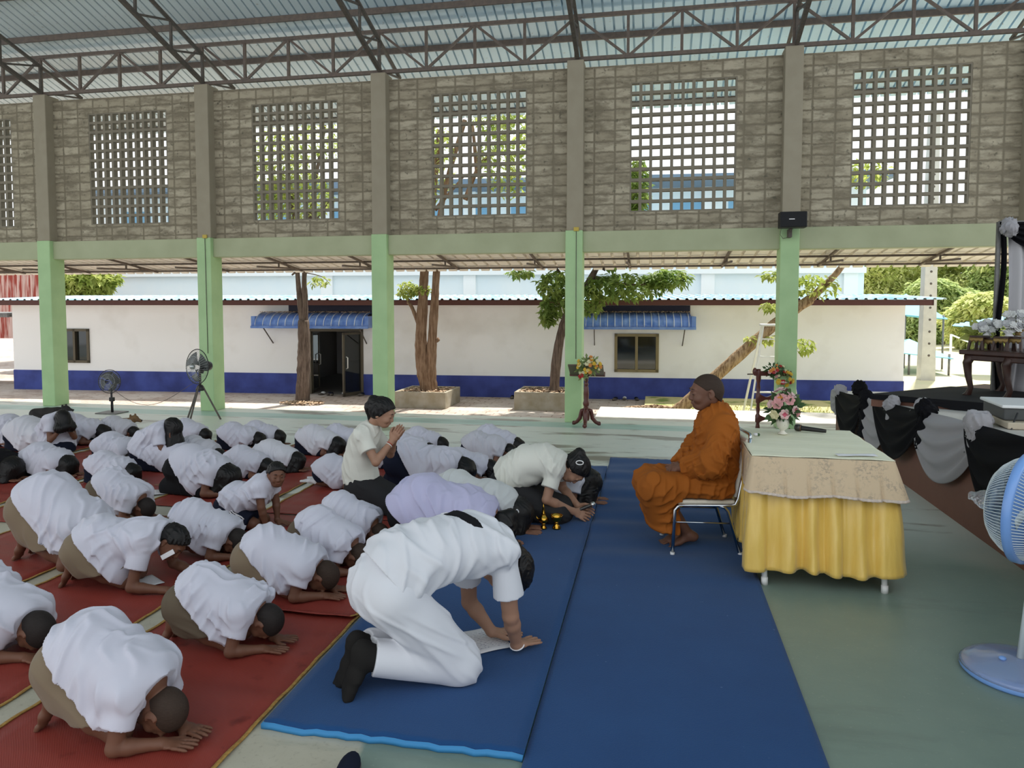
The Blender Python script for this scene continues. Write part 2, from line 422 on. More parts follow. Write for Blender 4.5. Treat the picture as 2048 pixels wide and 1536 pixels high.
def build_body(J, h, g):
    """one continuous skin: torso, limbs, hands, feet and head"""
    pts = np.array([v for kk, v in J.items() if isinstance(v, np.ndarray) and v.shape == (3,) and kk not in ('U', 'F', 'Fd_l', 'Fd_r', 'Hd_l', 'Hd_r', 'Hn_l', 'Hn_r', 'Fn_l', 'Fn_r')]+list(J['spine']))
    S = Solid(pts.min(0)-.17, pts.max(0)+.17, h); lat = J.get('lat', A3(0, 1, 0)); th = g.get('thin', 1.0)
    S.chain(J['spine'], [r-.012 for r in J['rad']], .04, lat, J.get('ss', 1.32))
    S.seg(J['hl'], J['hr'], .082*th, None, .04)
    hs = g.get('hands', 1.0)
    for q, sg in (('l', 1), ('r', -1)):
        S.seg(J['h'+q], J['k'+q], .080*th, .052*th, .03); S.seg(J['k'+q], mixp(J['k'+q], J['a'+q], .35), .050*th, .050*th, .02)
        S.seg(mixp(J['k'+q], J['a'+q], .35), J['a'+q], .050*th, .031*th, .02)
        S.seg(mixp(J['s'+q], J['neck'], .15), J['e'+q], .044*th, .034*th, .03)
        S.seg(J['e'+q], mixp(J['e'+q], J['w'+q], .3), .034*th, .034*th, .012); S.seg(mixp(J['e'+q], J['w'+q], .3), J['w'+q], .034*th, .022*th, .012)
        add_foot(S, J['a'+q], J['Fd_'+q], J['Fn_'+q], g.get('feet', .84), sg if J.get('feet_flip') else -sg)
        add_hand(S, J['w'+q], J['Hd_'+q], J['Hn_'+q], hs, J.get('thumb_'+q, -sg), curl=J.get('curl', .12), spread=J.get('spread', .09))
    add_head(S, J['head'], J['U'], J['F'], g.get('hs', .95), J['neck'], g.get('fine', True))
    S.cut((0, 0, J.get('floor', .004)), (0, 0, -1))
    return S.mesh('body')

def build_shirt(J, h, g):
    pts = np.array(list(J['spine'])+[J['sl'], J['sr'], J['el'], J['er'], J['neck']]); lat = J.get('lat', A3(0, 1, 0))
    S = Solid(pts.min(0)-.2, pts.max(0)+.2, h); sp = [np.asarray(p, float) for p in J['spine']]; o = g.get('shirt_off', .016)
    S.chain(sp, [r+o+(.014, .008, 0, 0, 0)[i] for i, r in enumerate(J['rad'])], .05, lat, J.get('ss', 1.32))
    if J.get('side'):
        th = g.get('thin', 1.0); rs_ = (.108 if g.get('bottom') == 'shorts' else .114)*th+o+.004
        for q in 'lr': S.seg(J['h'+q]+A3(-.01, 0, .015), mixp(J['h'+q], J['k'+q], .7), rs_, rs_*1.01, .06)
    for p, r in J.get('drape', []): S.ell(p, r if isinstance(r, np.ndarray) else A3(r, r, r), None, .05)
    S.seg(J['sl'], J['sr'], .062, None, .05)
    d = nrm(sp[1]-sp[0]); hem = J.get('hem'); hp, hn = (hem if hem else (sp[0]+d*.02, -d))
    S.folds(g.get('fold', .008), J.get('fold_dirs', [(1, 0, -.4), (1, .5, .3), (.9, -.5, .5)]), g.get('seed', 1), g.get('wl', .075))
    S.cut(hp, hn)
    for q, s in (('l', 'sl'), ('r', 'sr')):
        e = mixp(J[s], J['e'+q], g.get('sleeve', .62)); T = Solid.__new__(Solid)
        a = mixp(J[s], J['neck'], .25)
        S.seg(a, e, .058, .070*g.get('slw', 1.0), .03, flat=1)
    nd = nrm(J['neck']-sp[-2]); hd = J['head']-J['neck']; nd = nrm(.55*nd+.45*nrm(hd))
    c = g.get('collar', .042 if J['head'][2] < .3 else .022); S.seg(J['neck']-nd*.03, J['neck']+nd*(c+.02), .064, .057, .03)
    S.cut(J['neck']+nd*c, nd, (J['neck']+nd*(c+.085), .088))
    S.ell(J['neck']+nd*(c+.012), A3(.050, .050, .034), None, .004, '-')
    S.cut((0, 0, .012), (0, 0, -1))
    return S.mesh('shirt')

def build_bottom(J, h, g):
    kind = g['bottom']; pts = np.array([J[k] for k in ('hl', 'hr', 'kl', 'kr', 'al', 'ar')]+[J['spine'][0], J['spine'][1]])
    S = Solid(pts.min(0)-.2, pts.max(0)+.2, h); lat = J.get('lat', A3(0, 1, 0)); th = g.get('thin', 1.0)
    sp = [np.asarray(p, float) for p in J['spine']]
    S.seg(sp[0], sp[1], J['rad'][0]+.008, J['rad'][1]+.006, .03, lat, 1.3)
    S.seg(J['hl'], J['hr'], .098*th, None, .05)
    if kind == 'shorts':
        for q in 'lr':
            S.seg(J['h'+q], mixp(J['h'+q], J['k'+q], g.get('short_len', .90)), .100*th, .098*th, .04, flat=1)
            if 'short_z' in J: S.seg(J['h'+q], mixp(J['h'+q], J['k'+q], .86), .105*th, .108*th, .05); S.seg(J['h'+q]-A3(.0, 0, .02), J['h'+q]*A3(.9, 1, .62), .10*th, .095*th, .05)
    elif kind == 'pants':
        for q in 'lr':
            S.seg(J['h'+q], J['k'+q], .108*th, .080*th, .04); S.seg(J['k'+q], mixp(J['k'+q], J['a'+q], .92), .078*th, .066*th, .03, flat=1)
    elif kind == 'skirt':
        for q in 'lr':
            S.seg(J['h'+q], J['k'+q], .112*th, .085*th, .06); S.seg(mixp(J['k'+q], J['a'+q], .05), mixp(J['k'+q], J['a'+q], g.get('skirt_len', .8)), .080*th, .088*th, .06)
        S.seg(mixp(J['hl'], J['hr'], .5), mixp(J['kl'], J['kr'], .5), .10*th, .085*th, .06, lat, 1.4)
        S.seg(mixp(J['kl'], J['kr'], .5), mixp(J['al'], J['ar'], .5), .085*th, .09*th, .06, lat, 1.3)
    S.folds(g.get('bfold', .006), J.get('bfold_dirs', [(.6, .2, 1), (.9, -.4, .4)]), g.get('seed', 1)+50, .085)
    if kind == 'shorts' and 'short_z' in J: S.cut(A3(J['hl'][0]*.5, 0, J['short_z']), A3(.25, 0, -1))
    if kind == 'skirt' and 'skirt_cut' in J: S.cut(*J['skirt_cut'])
    S.cut((0, 0, .006), (0, 0, -1))
    return S.mesh(kind)

def build_hair(J, h, g):
    F, L, U = head_frame(J['U'], J['F']); A = np.array([F, L, U]); c = J['head']; hs = g.get('hs', .95); kind = g['hair']
    P = lambda f, l, u: c+(F*f+L*l+U*u)*hs
    long = kind in ('long', 'pony', 'bun', 'drape', 'tuck')
    off = {'stub': .003, 'crop': .005, 'short': .013, 'thick': .018}.get(kind, .014)
    m = .5 if kind in ('drape', 'long') else .26
    S = Solid(c-m, c+m, h)
    S.ell(P(-.012, 0, .016), (A3(.096, .076, .090)+off)*hs, A, .01)
    if kind in ('stub', 'crop', 'short', 'thick'):
        S.seg(P(-.055, 0, -.01), P(-.05, 0, -.07), (.045+off)*hs, (.038+off)*hs, .03, L, 1.2)
        S.cut(P(.068, 0, .058), F*.66-U*.75)
        for q in (-1, 1): S.ell(P(.004, q*.088, -.020), A3(.040, .022, .040)*hs, A, .006, '-')
        if kind in ('short', 'thick'): S.folds(.006, [L, L+.4*F, L-.3*U], g.get('seed', 1), .02)
    else:
        S.cut(P(.070, 0, .055), F*.80-U*.6)
        if kind == 'pony':
            S.seg(P(-.085, 0, .03), P(-.12, 0, -.01), .03, .04, .02); S.seg(P(-.12, 0, -.01), P(-.135, 0, -.13), .04, .02, .02)
            S.ell(P(-.03, 0, -.02), A3(.08, .075, .07)*hs, A, .03)
        if kind == 'bun':
            S.ell(P(-.105, 0, .045), A3(.045, .052, .05)*hs, A, .02); S.ell(P(-.035, 0, -.005), A3(.078, .077, .062)*hs, A, .03)
        if kind in ('drape', 'tuck'):   # long hair of a bowed head, fallen forward to the floor
            w = g.get('drape_w', 1.0); z0 = .02
            top = P(-.04, 0, .02)
            S.ell(P(-.05, 0, -.03), A3(.085, .088, .095)*hs, A, .04)
            for q in (-1, -.35, .35, 1):
                b = P(.07, 0, .04)+L*q*.085*w; b[2] = z0; S.seg(P(-.03, q*.05, .03), b, .062, .045, .04)
                if kind == 'drape': b2 = P(.03, 0, -.08)+L*q*.11*w; b2[2] = z0; S.seg(P(-.05, q*.06, -.03), b2, .06, .045, .04)
        if kind == 'long':
            for p, r in J.get('hair_pts', []): S.seg(P(-.04, 0, 0), p, .06, r, .05)
        S.folds(.006, [L, L+.3*F], g.get('seed', 1), .022)
    S.cut((0, 0, .006), (0, 0, -1))
    return S.mesh('hair')

def make_person(J, g):
    """Empty with body, shirt, bottom and hair. g: options"""
    s = g['s']; root = empty('person'); h = g.get('h', .010)/s; M = Matrix.Scale(s, 4)
    def fin(me):
        me.transform(M); return me
    link('body', fin(build_body(J, h*g.get('bh', .8), g)), root, SKIN[g.get('skin', 'dark')])
    if g.get('shirt'): link('shirt', fin(build_shirt(J, h, g)), root, CL[g['shirt']])
    if g.get('bottom'): link(g['bottom'], fin(build_bottom(J, h, g)), root, CL[g['bcol']])
    if g.get('hair'):
        hm = {'stub': 'stub', 'crop': 'crop'}.get(g['hair'], 'black')
        link('hair', fin(build_hair(J, h*.7, g)), root, HAIR[hm])
    return root

def prostrate(hip=(-.29, .34), mid=(-.16, .42), chest=(.0, .36), sh=(.07, .27), head=(.165, .13), knee_w=.085, elbow=(.05, .17), wrist=(.20, .075), hd=(1, .0, 0),
              head_y=0.0, U=(1, 0, -.25), F=(.15, 0, -1), toes=-1, sr=(.098, .105, .108, .088), sw=.135, foot_dx=0.0, knee_x=0.0, curl=.10, hem=None, drape=None):
    J = {}
    hx, hz = hip; cx, cz = chest; sx, sz = sh
    J['spine'] = [A3(hx, 0, hz), A3(*((mid[0]+hx)/2, 0, (mid[1]+hz)/2+.01)), A3(mid[0], 0, mid[1]-.08), A3(cx, 0, cz-.075), A3(sx, 0, sz-.01)]
    J['rad'] = [sr[0], (sr[0]+sr[1])/2, sr[1], sr[2], sr[3]]; J['ss'] = [1.3, 1.28, 1.25, 1.35, 1.5]
    J['hl'], J['hr'] = A3(hx, .075, hz-.02), A3(hx, -.075, hz-.02)
    J['kl'], J['kr'] = A3(knee_x, knee_w, .056), A3(knee_x, -knee_w, .056)
    J['al'], J['ar'] = A3(-.37+foot_dx, .06, .052), A3(-.37+foot_dx, -.06, .052)
    J['Fd_l'] = J['Fd_r'] = A3(-1, 0, -.12); J['Fn_l'] = J['Fn_r'] = A3(-.1, 0, 1)
    J['sl'], J['sr'] = A3(sx-.01, sw, sz-.01), A3(sx-.01, -sw, sz-.01)
    J['el'], J['er'] = A3(elbow[0], elbow[1], .045), A3(elbow[0], -elbow[1], .045)
    J['wl'], J['wr'] = A3(wrist[0], wrist[1], .024), A3(wrist[0], -wrist[1], .024)
    J['Hd_l'], J['Hd_r'] = A3(hd[0], -hd[1], hd[2]), A3(*hd); J['Hn_l'] = J['Hn_r'] = A3(0, 0, -1); J['curl'] = curl*.3
    J['thumb_l'], J['thumb_r'] = 1, -1
    J['neck'] = A3(sx+.035, head_y*.3, sz+.0); J['head'] = A3(head[0], head_y, head[1]); J['U'] = A3(*U); J['F'] = A3(*F)
    J['short_z'] = .115; J['side'] = True; J['hem'] = (A3(hx-.02, 0, hz+.11), A3(-.73, 0, -.68))
    if hem: J['hem'] = (A3(*hem[0]), A3(*hem[1]))
    if drape: J['drape'] = [(A3(*p), r) for p, r in drape]
    return J
# ------------------------------------------------------------------ the hall
CX = [-13.95, -10.78, -7.58, -4.41, -1.23, 1.93, 5.10, 8.27]     # column centres
YC, YW = 11.22, 11.40
# --- materials of the hall
t = NT('hall_floor_paint')
xyz = t.sep(t.pos); n1 = t.noise(t.pos, .55, 6, .6); n2 = t.noise(t.pos, 4.5, 6, .65); n3 = t.noise(t.pos, 38, 4, .6)
ms = t.noise(t.mapping(t.pos, (.5, 2.2, 1)), 1.1, 7, .62)
bare = t.mix(n2, (.40, .375, .285), (.54, .51, .41)); bare = t.mix(t.math('MULTIPLY', t.step(n3, .56, .78), .6), bare, (.24, .21, .16))
bare = t.mix(t.step(n1, .5, .62), bare, (.27, .245, .20))
paint = t.mix(n2, (.175, .245, .205), (.235, .305, .25)); paint = t.mix(t.step(n3, .62, .8), paint, (.32, .36, .31))
edge = t.math('ADD', xyz[0], t.math('MULTIPLY', t.math('SUBTRACT', n2, .5), .10))
side = t.step(edge, -1.19, -1.17)
wear = t.step(t.math('ADD', ms, t.math('MULTIPLY', t.math('SUBTRACT', 5.0, xyz[1]), .03)), .36, .44)
far = t.step(xyz[1], 5.5, 6.6)
# far half of the hall: green paint paled to carry outside light and sky sheen, worn to grey patches;  near right: solid green paint;  near left: bare concrete
mint_lit = t.mix(n2, (.60, .67, .60), (.72, .75, .68)); mint_lit = t.mix(t.step(ms, .53, .60), mint_lit, (.27, .255, .205))
near = t.mix(side, bare, paint); near = t.mix(t.math('MULTIPLY', t.step(n1, .56, .68), .45), near, (.36, .35, .29)); near = t.mix(t.math('MULTIPLY', t.step(ms, .56, .66), .35), near, (.12, .155, .13))
stripe = t.math('MULTIPLY', t.step(xyz[1], 10.72, 10.76), t.math('SUBTRACT', 1.0, t.step(xyz[1], 11.18, 11.22)))
col = t.mix(far, near, mint_lit); col = t.mix(t.math('MULTIPLY', stripe, .75), col, (.30, .52, .46))
t.bump(n3, .15, .004); M_FLOOR = t.out(col, t.mix(n1, (.20, .20, .20), (.55, .55, .55)), .55)

t = NT('block_wall'); bt = t.n('ShaderNodeTexBrick'); bt.offset = 0.0
v = t.n('ShaderNodeCombineXYZ'); q = t.sep(t.pos); t.l(q[0], v.inputs[0]); t.l(q[2], v.inputs[1])
wob = t.noise(t.pos, 5.0, 5, .65); vv = t.n('ShaderNodeVectorMath'); vv.operation = 'ADD'; t.l(v.outputs[0], vv.inputs[0])
wv = t.n('ShaderNodeCombineXYZ'); t.l(t.math('MULTIPLY', t.math('SUBTRACT', wob, .5), .075), wv.inputs[1]); t.l(wv.outputs[0], vv.inputs[1])
t.l(vv.outputs[0], bt.inputs['Vector'])
bt.inputs['Scale'].default_value = 1.0; bt.inputs['Brick Width'].default_value = .317; bt.inputs['Row Height'].default_value = .161
bt.inputs['Mortar Size'].default_value = .026; bt.inputs['Mortar Smooth'].default_value = 1.0; bt.inputs['Bias'].default_value = -.1
bt.inputs['Color1'].default_value = (.50, .445, .335, 1); bt.inputs['Color2'].default_value = (.36, .312, .225, 1); bt.inputs['Mortar'].default_value = (.225, .194, .138, 1)
st = t.noise(t.mapping(t.pos, (1.2, 1, 3.5)), 2.2, 6, .65); st2 = t.noise(t.pos, 16, 5)
col = t.mix(t.step(st, .42, .62), bt.outputs['Color'], (.235, .203, .146)); col = t.mix(t.step(st2, .62, .75), col, (.15, .135, .10))
t.bump(t.math('ADD', t.math('MULTIPLY', bt.outputs['Fac'], -1.0), t.math('MULTIPLY', st2, .6)), .5, .02); M_BLOCK = t.out(col, .92, .15)
M_VENT = mat('vent_block_concrete', (.25, .22, .165), .9, noise=(9, (.21, .185, .14), .8))
M_PILLARC = mat('pillar_concrete', (.35, .31, .23), .85, noise=(5, (.32, .28, .205), .8), bump=(40, .2, .004))
M_GREEN = mat('mint_green_paint', (.43, .62, .325), .55, noise=(3, (.37, .55, .28), .8), bump=(30, .1, .003))
M_BEAMG = mat('beam_green_paint', (.445, .475, .30), .6, noise=(2.2, (.385, .41, .25), .8), bump=(26, .15, .004))
t = NT('roof_sheet'); n = t.noise(t.mapping(t.pos, (1.5, .35, 1)), 1.3, 5); n2 = t.noise(t.pos, 14, 4)
xs = t.sep(t.pos)[0]; fx = t.step(t.math('ADD', t.math('MULTIPLY', xs, .07), .62), 0.05, .75)  # bluer to the right: bounced yard light put into the sheet colour
col = t.mix(fx, (.68, .75, .78), (.54, .78, .95)); col = t.mix(t.math('MULTIPLY', n, .25), col, (.45, .54, .58))
M_ROOF = t.out(t.mix(t.step(n2, .66, .8), col, (.36, .34, .31)), .45, .5, .08)
M_STEEL = mat('rusty_steel', (.125, .10, .085), .6, noise=(18, (.19, .14, .11), .7), bump=(60, .2, .003))
M_STEELD = mat('dark_steel', (.085, .075, .066), .65, noise=(18, (.14, .115, .095), .7))
M_STEELG = mat('grey_steel', (.22, .22, .215), .55, metal=.4, noise=(12, (.12, .11, .10), .6))

def st(name, mb, m, parent=None):
    o = mb.build(name, m, parent)
    if parent is None: o['kind'] = 'structure'
    return o
# floor slab
fl = MB(); fl.box(-24, 9, -9, 11.62, -.55, 0); st('floor', fl, M_FLOOR)
ap = MB(); ap.box(-.95, 9, 11.62, 13.15, -.5, -.012)
st('path', ap, mat('apron_concrete', (.62, .60, .55), .8, noise=(3, (.48, .46, .42), .8), bump=(20, .2, .004)))
# columns: green below the beam, bare concrete above
for x in CX:
    o = MB(); o.bbox(x-.14, x+.125, YC, YC+.33, 0, 2.985, .012); o.build('pillar', M_GREEN)['kind'] = 'structure'
    p = COL.objects[-1]
    u = MB(); u.bbox(x-.125, x+.13, YC+.005, YC+.325, 2.98, 5.56, .012); u.build('pillar', M_PILLARC)['kind'] = 'structure'
# ring beam and the block wall with its openings
b = MB()
for i in range(len(CX)-1): b.bbox(CX[i]+.12, CX[i+1]-.135, 11.30, 11.545, 2.655, 2.975, .01)
st('beam', b, M_BEAMG)
w = MB(); rr = random.Random(3)
VX, VZ0, VZ1 = .785, 3.26, 5.225
for i in range(len(CX)-1):
    a, c = CX[i]+.125, CX[i+1]-.12; m = (a+c)/2+.03
    w.box(a, m-VX, YW, YW+.10, 2.975, 5.49); w.box(m+VX, c, YW, YW+.10, 2.975, 5.49)
    w.box(m-VX, m+VX, YW, YW+.10, 2.975, VZ0); w.box(m-VX, m+VX, YW, YW+.10, VZ1, 5.49)
    g = MB()
    for k in range(11):
        x = m-VX+2*VX*k/10; g.box(x-.0225, x+.0225, YW+.004, YW+.096, VZ0, VZ1)
    for k in range(13):
        z = VZ0+(VZ1-VZ0)*k/12; g.box(m-VX, m+VX, YW+.005, YW+.095, z-.022, z+.022)
    o = g.build('window_%d' % (i+1), M_VENT); o['kind'] = 'structure'; o['label'] = 'panel of square concrete vent blocks in the wall'
st('wall_rear', w, M_BLOCK)
# roof sheet with its ribs
TT = math.tan(R(17.8)); RZ = lambda y: 6.36+(YC-y)*TT
me = MB(); prof = []; x = -23.0
while x < 9.5:
    prof += [(x, 0), (x+.105, 0), (x+.112, .05), (x+.135, .05), (x+.142, 0)]; x += .15
ys = [13.95, 4.0, -2.6]
vs = [(px, y, RZ(y)+pz) for y in ys for px, pz in prof]; n = len(prof)
me.add(vs, [(j*n+i, j*n+i+1, (j+1)*n+i+1, (j+1)*n+i) for j in range(2) for i in range(n-1)])
ro = me.build('ceiling', M_ROOF); ro['kind'] = 'structure'; thick(ro, .004, 1)
# purlins
pu = MB()
for k in range(-3, 13):
    y = 10.93-.925*k
    pu.box(-23, 9.4, y-.018, y+.018, RZ(y)-.10, RZ(y)-.006)
o = pu.build('roof_beam', M_STEEL); o['kind'] = 'structure'
# lattice girder along the wall heads
g = MB(); yb = 11.30; z0, z1 = 5.585, 6.225
g.bar((-23, yb, z0), (9.4, yb, z0), .055, .055); g.bar((-23, yb, z1), (9.4, yb, z1), .055, .055)
for i in range(len(CX)-1):
    a, c = CX[i], CX[i+1]
    for k in range(4):
        xa = a+(c-a)*k/4; xb = a+(c-a)*(k+1)/4
        g.bar((xa, yb, z0), (xa, yb, z1), .042, .042, up=(0, 1, 0))
        if k % 2 == 0: g.bar((xa, yb, z1), (xb, yb, z0), .036, .036, up=(0, 1, 0))
        else: g.bar((xa, yb, z0), (xb, yb, z1), .036, .036, up=(0, 1, 0))
o = g.build('roof_beam', M_STEEL); o['kind'] = 'structure'
# a sloping lattice rafter over every column
for x in CX:
    g = MB(); a0 = Vector((x+.03, 11.25, 5.60)); run = 13.2; d = Vector((0, -1, TT))
    a1 = a0+d*run; off = Vector((.0, -.10, .46))
    g.bar(a0, a1, .06, .06); b0 = a0+Vector((0, .95, .46-.95*TT)); b1 = a1+Vector((0, 0, .46)); g.bar(b0, b1, .045, .045)
    for k in range(17):
        p = a0+d*(.80*k); q = p+Vector((0, 0, .46)); r_ = a0+d*(.80*(k+1))+Vector((0, 0, 0))
        g.bar(p, q, .035, .035, up=(1, 0, 0)); g.bar(q, r_, .03, .03, up=(1, 0, 0))
    g.bar(a0, b0, .03, .03, up=(1, 0, 0))
    o = g.build('roof_beam', M_STEELD); o['kind'] = 'structure'
# lean-to awning outside the wall, seen from below
aw = MB(); prof = []; x = -20.0
while x < 9.4: prof += [(x, 0), (x+.15, 0), (x+.16, .045), (x+.195, .045), (x+.205, 0)]; x += .21
n = len(prof); ay = [(11.56, 2.76), (12.4, 2.66), (13.1, 2.56), (13.32, 2.47)]
vs = [(px, y, z+pz) for y, z in ay for px, pz in prof]
aw.add(vs, [(j*n+i, j*n+i+1, (j+1)*n+i+1, (j+1)*n+i) for j in range(3) for i in range(n-1)])
M_AWN = mat('awning_sheet', (.84, .79, .71), .55, noise=(6, (.70, .64, .56), .7))
awn = empty('awning', (0, 0, 0), 0, 'corrugated lean-to roof hanging along the outside of the hall wall', 'awning')
o = aw.build('roof_sheet', M_AWN, awn); thick(o, .004, 1)
pr = MB()
for y, z in ((11.75, 2.70), (12.45, 2.62), (13.12, 2.52)): pr.box(-20, 9.4, y-.014, y+.014, z-.022, z+.012)
pr.build('purlin', M_STEEL, awn)
for i in range(len(CX)-1):
    for k in range(2):
        x = CX[i]+(CX[i+1]-CX[i])*(k+.5)/2
        br = MB(); br.bar((x, 11.56, 2.72), (x, 13.2, 2.50), .035, .035); br.bar((x, 11.56, 2.50), (x, 12.9, 2.53), .03, .03)
        br.bar((x, 12.3, 2.52), (x, 12.3, 2.63), .025); br.bar((x, 12.8, 2.53), (x, 12.3, 2.63), .022)
        br.build('bracket', M_STEEL, awn)
# cables and little yellow boxes on the columns, loudspeaker
def cable_box(x, lab):
    e = empty('junction_box', (x, YC-.012, 3.0), 0, lab, 'junction box')
    o = MB(); o.bbox(-.04, .04, -.012, .012, -.03, .03, .004); o.build('cover', mat('yellow_plastic', (.55, .40, .07), .5), e)
    c = MB(); c.tube([(0, 0, -.03), (0.0, .004, -1.0), (.004, .004, -2.0)], .005, 6); c.build('cable', M_STEELD, e)
cable_box(CX[2]+.03, 'small yellow cover with a cable on the second concrete column from the left')
cable_box(CX[4]+.03, 'small yellow cover with a cable on the concrete column behind the flower lectern')
sp = empty('loudspeaker', (1.93, 10.98, 2.93), 0, 'black wall loudspeaker on a bracket at the top of a green column', 'loudspeaker')
bx = MB(); bx.bbox(-.205, .16, -.09, .10, .0, .225, .012); bx.build('cabinet', mat('speaker_black', (.012, .012, .013), .55), sp)
gr = MB(); gr.bbox(-.195, .15, -.102, -.088, .012, .213, .006); gr.build('grille', mat('speaker_cloth', (.018, .018, .02), .9, bump=(220, .4, .002)), sp)
lo = MB(); lo.box(-.085, -.01, -.1055, -.1015, .112, .122); lo.build('badge', mat('badge_silver', (.55, .55, .56), .3, metal=.9), sp)
bk = MB(); bk.box(-.06, .0, .06, .10, -.01, -.005); bk.bbox(-.055, -.005, .10, .235, -.12, .0, .006); bk.bar((-.03, .12, -.05), (-.03, .05, .0), .03); bk.build('bracket', M_STEELD, sp)
cb = MB(); cb.tube([(-.17, .02, .0), (-.175, .05, -.09), (-.13, .09, -.14), (-.06, .18, -.12)], .004, 6); cb.build('cable', M_STEELD, sp)

# ------------------------------------------------------------------ mats and carpets
def sheet(name, x0, x1, y0, y1, z, thk, m, nx, ny, fn=None, jag=0.0, seed=0, parent=None):
    rr = random.Random(seed); o = MB(); j0 = [rr.uniform(-jag, jag) for _ in range(nx)]; j1 = [rr.uniform(-jag, jag) for _ in range(nx)]
    def P(u, v):
        i = round(u*(nx-1)); x = x0+(x1-x0)*u; y = y0+j0[i]+(y1+j1[i]-y0-j0[i])*v
        return (x, y, z+(fn(x, y) if fn else 0))
    o.grid(P, nx, ny); ob = o.build(name, m, parent); md = ob.modifiers.new('thickness', 'SOLIDIFY'); md.thickness = thk; md.offset = -1; return ob
t = NT('blue_carpet'); n = t.noise(t.pos, 3, 5); n2 = t.noise(t.pos, 160, 3); lint = t.noise(t.pos, 30, 2)
col = t.mix(n, (.013, .056, .168), (.017, .074, .21)); col = t.mix(t.step(lint, .77, .80), col, (.10, .16, .30))
t.bump(n2, .5, .004); t.b.inputs['Sheen Weight'].default_value = .12; M_BLUE = t.out(col, .95, .1)
t = NT('blue_foam_edge'); M_BLUEL = t.out((.05, .25, .52), .6, .3)
def wav(x, y):
    a = max(0, min(1, (y-4.6)/1.2)); return a*.008*(math.sin(y*9+x*1.3+math.sin(x*3+y)*.8)+.6*math.sin(y*17-x*2.2))+.008*a
o = sheet('carpet', -.50, .70, 1.0, 8.60, .014, .012, M_BLUE, 40, 240, wav, .02, 4)
tag(o, 'long dark blue carpet runner under the monk and his chair', 'carpet')
mt = empty('carpet', (0, 0, 0), 0, 'dark blue carpet on a light blue foam pad beneath the kneeling man in white', 'carpet')
def wv2(x, y):
    e = max(0, min(1, (y-4.9)/1.2)); return e*.006*math.sin(y*11+x*2)
sheet('carpet_top', -1.66, -.503, 2.80, 8.12, .030, .006, M_BLUE, 24, 150, wv2, .012, 6, mt)
sheet('foam_pad', -1.665, -.506, 2.785, 8.12, .0235, .022, M_BLUEL, 24, 60, None, .010, 6, mt)
t = NT('red_woven_mat'); wv = t.n('ShaderNodeTexWave'); wv.bands_direction = 'DIAGONAL'; wv.inputs['Scale'].default_value = 75; t.l(t.pos, wv.inputs['Vector'])
n = t.noise(t.mapping(t.pos, (1, 5, 1)), 2.2, 5); n2 = t.noise(t.pos, 90, 2)
col = t.mix(n, (.205, .026, .020), (.27, .038, .028)); col = t.mix(t.math('MULTIPLY', wv.outputs['Fac'], .30), col, (.36, .085, .055))
col = t.mix(t.step(t.noise(t.pos, 7, 5), .62, .75), col, (.14, .016, .012))
t.bump(wv.outputs['Fac'], .2, .003); M_RED = t.out(col, .5, .35)
M_REDEDGE = mat('mat_binding_ochre', (.42, .25, .06), .8, noise=(60, (.25, .12, .03), .8))
MATS = [(-2.78, -1.70, 1.5, 3.95, 'red woven plastic mat with ochre edge under the nearest boys'),
        (-2.79, -1.71, 3.86, 5.75, 'red woven mat with a curled end overlapping the nearest red mat'),
        (-3.95, -2.93, 1.9, 4.75, 'red woven mat under the boy with the paper strip on his cheek'),
        (-5.12, -4.10, 2.6, 5.05, 'red woven mat under the large boy at the left edge'),
        (-3.40, -1.80, 5.78, 8.75, 'wide red woven mat under the praying teacher'),
        (-3.98, -2.90, 4.78, 5.76, 'red woven mat beneath the boy who has raised his head'),
        (-4.62, -3.52, 5.80, 8.75, 'red woven mat under the long-haired girl in the black skirt'),
        (-5.80, -4.74, 5.10, 8.75, 'red woven mat under the second row of pupils from the far end'),
        (-7.00, -5.92, 5.20, 8.75, 'red woven mat under the bowed pupil near the tripod fan'),
        (-8.30, -7.12, 5.90, 8.80, 'red woven mat at the far left beside the sleeping dogs')]
for i, (x0, x1, y0, y1, lab) in enumerate(MATS):
    rr = random.Random(i+20); ph = rr.uniform(0, 6)
    def wr(x, y, i=i, ph=ph, y0=y0):
        c = .0025*math.sin(y*14+ph+x*.7)+.002*math.sin(y*31+x*1.7+ph)
        if i == 1: c += .005+.028*math.exp(-((y-y0)/.05)**2)
        return c+.003
    rt_ = empty('floor_mat', ((x0+x1)/2, (y0+y1)/2, 0), 0, lab, 'mat', 'red woven mats on the hall floor')
    o = sheet('woven_sheet', x0, x1, y0, y1, .0055, .004, M_RED, 12, int((y1-y0)*34), wr, .006, i, None); o.parent = rt_; o.matrix_parent_inverse = Matrix.Translation(-rt_.location)
    for x in (x0, x1):
        b = MB(); b.grid(lambda u, v: (x+(u-.5)*.018, y0+(y1-y0)*v, .0075+wr(x, y0+(y1-y0)*v)), 2, int((y1-y0)*34))
        e = b.build('binding', M_REDEDGE, rt_); e.matrix_parent_inverse = Matrix.Translation(-rt_.location); thick(e, .004, 0)
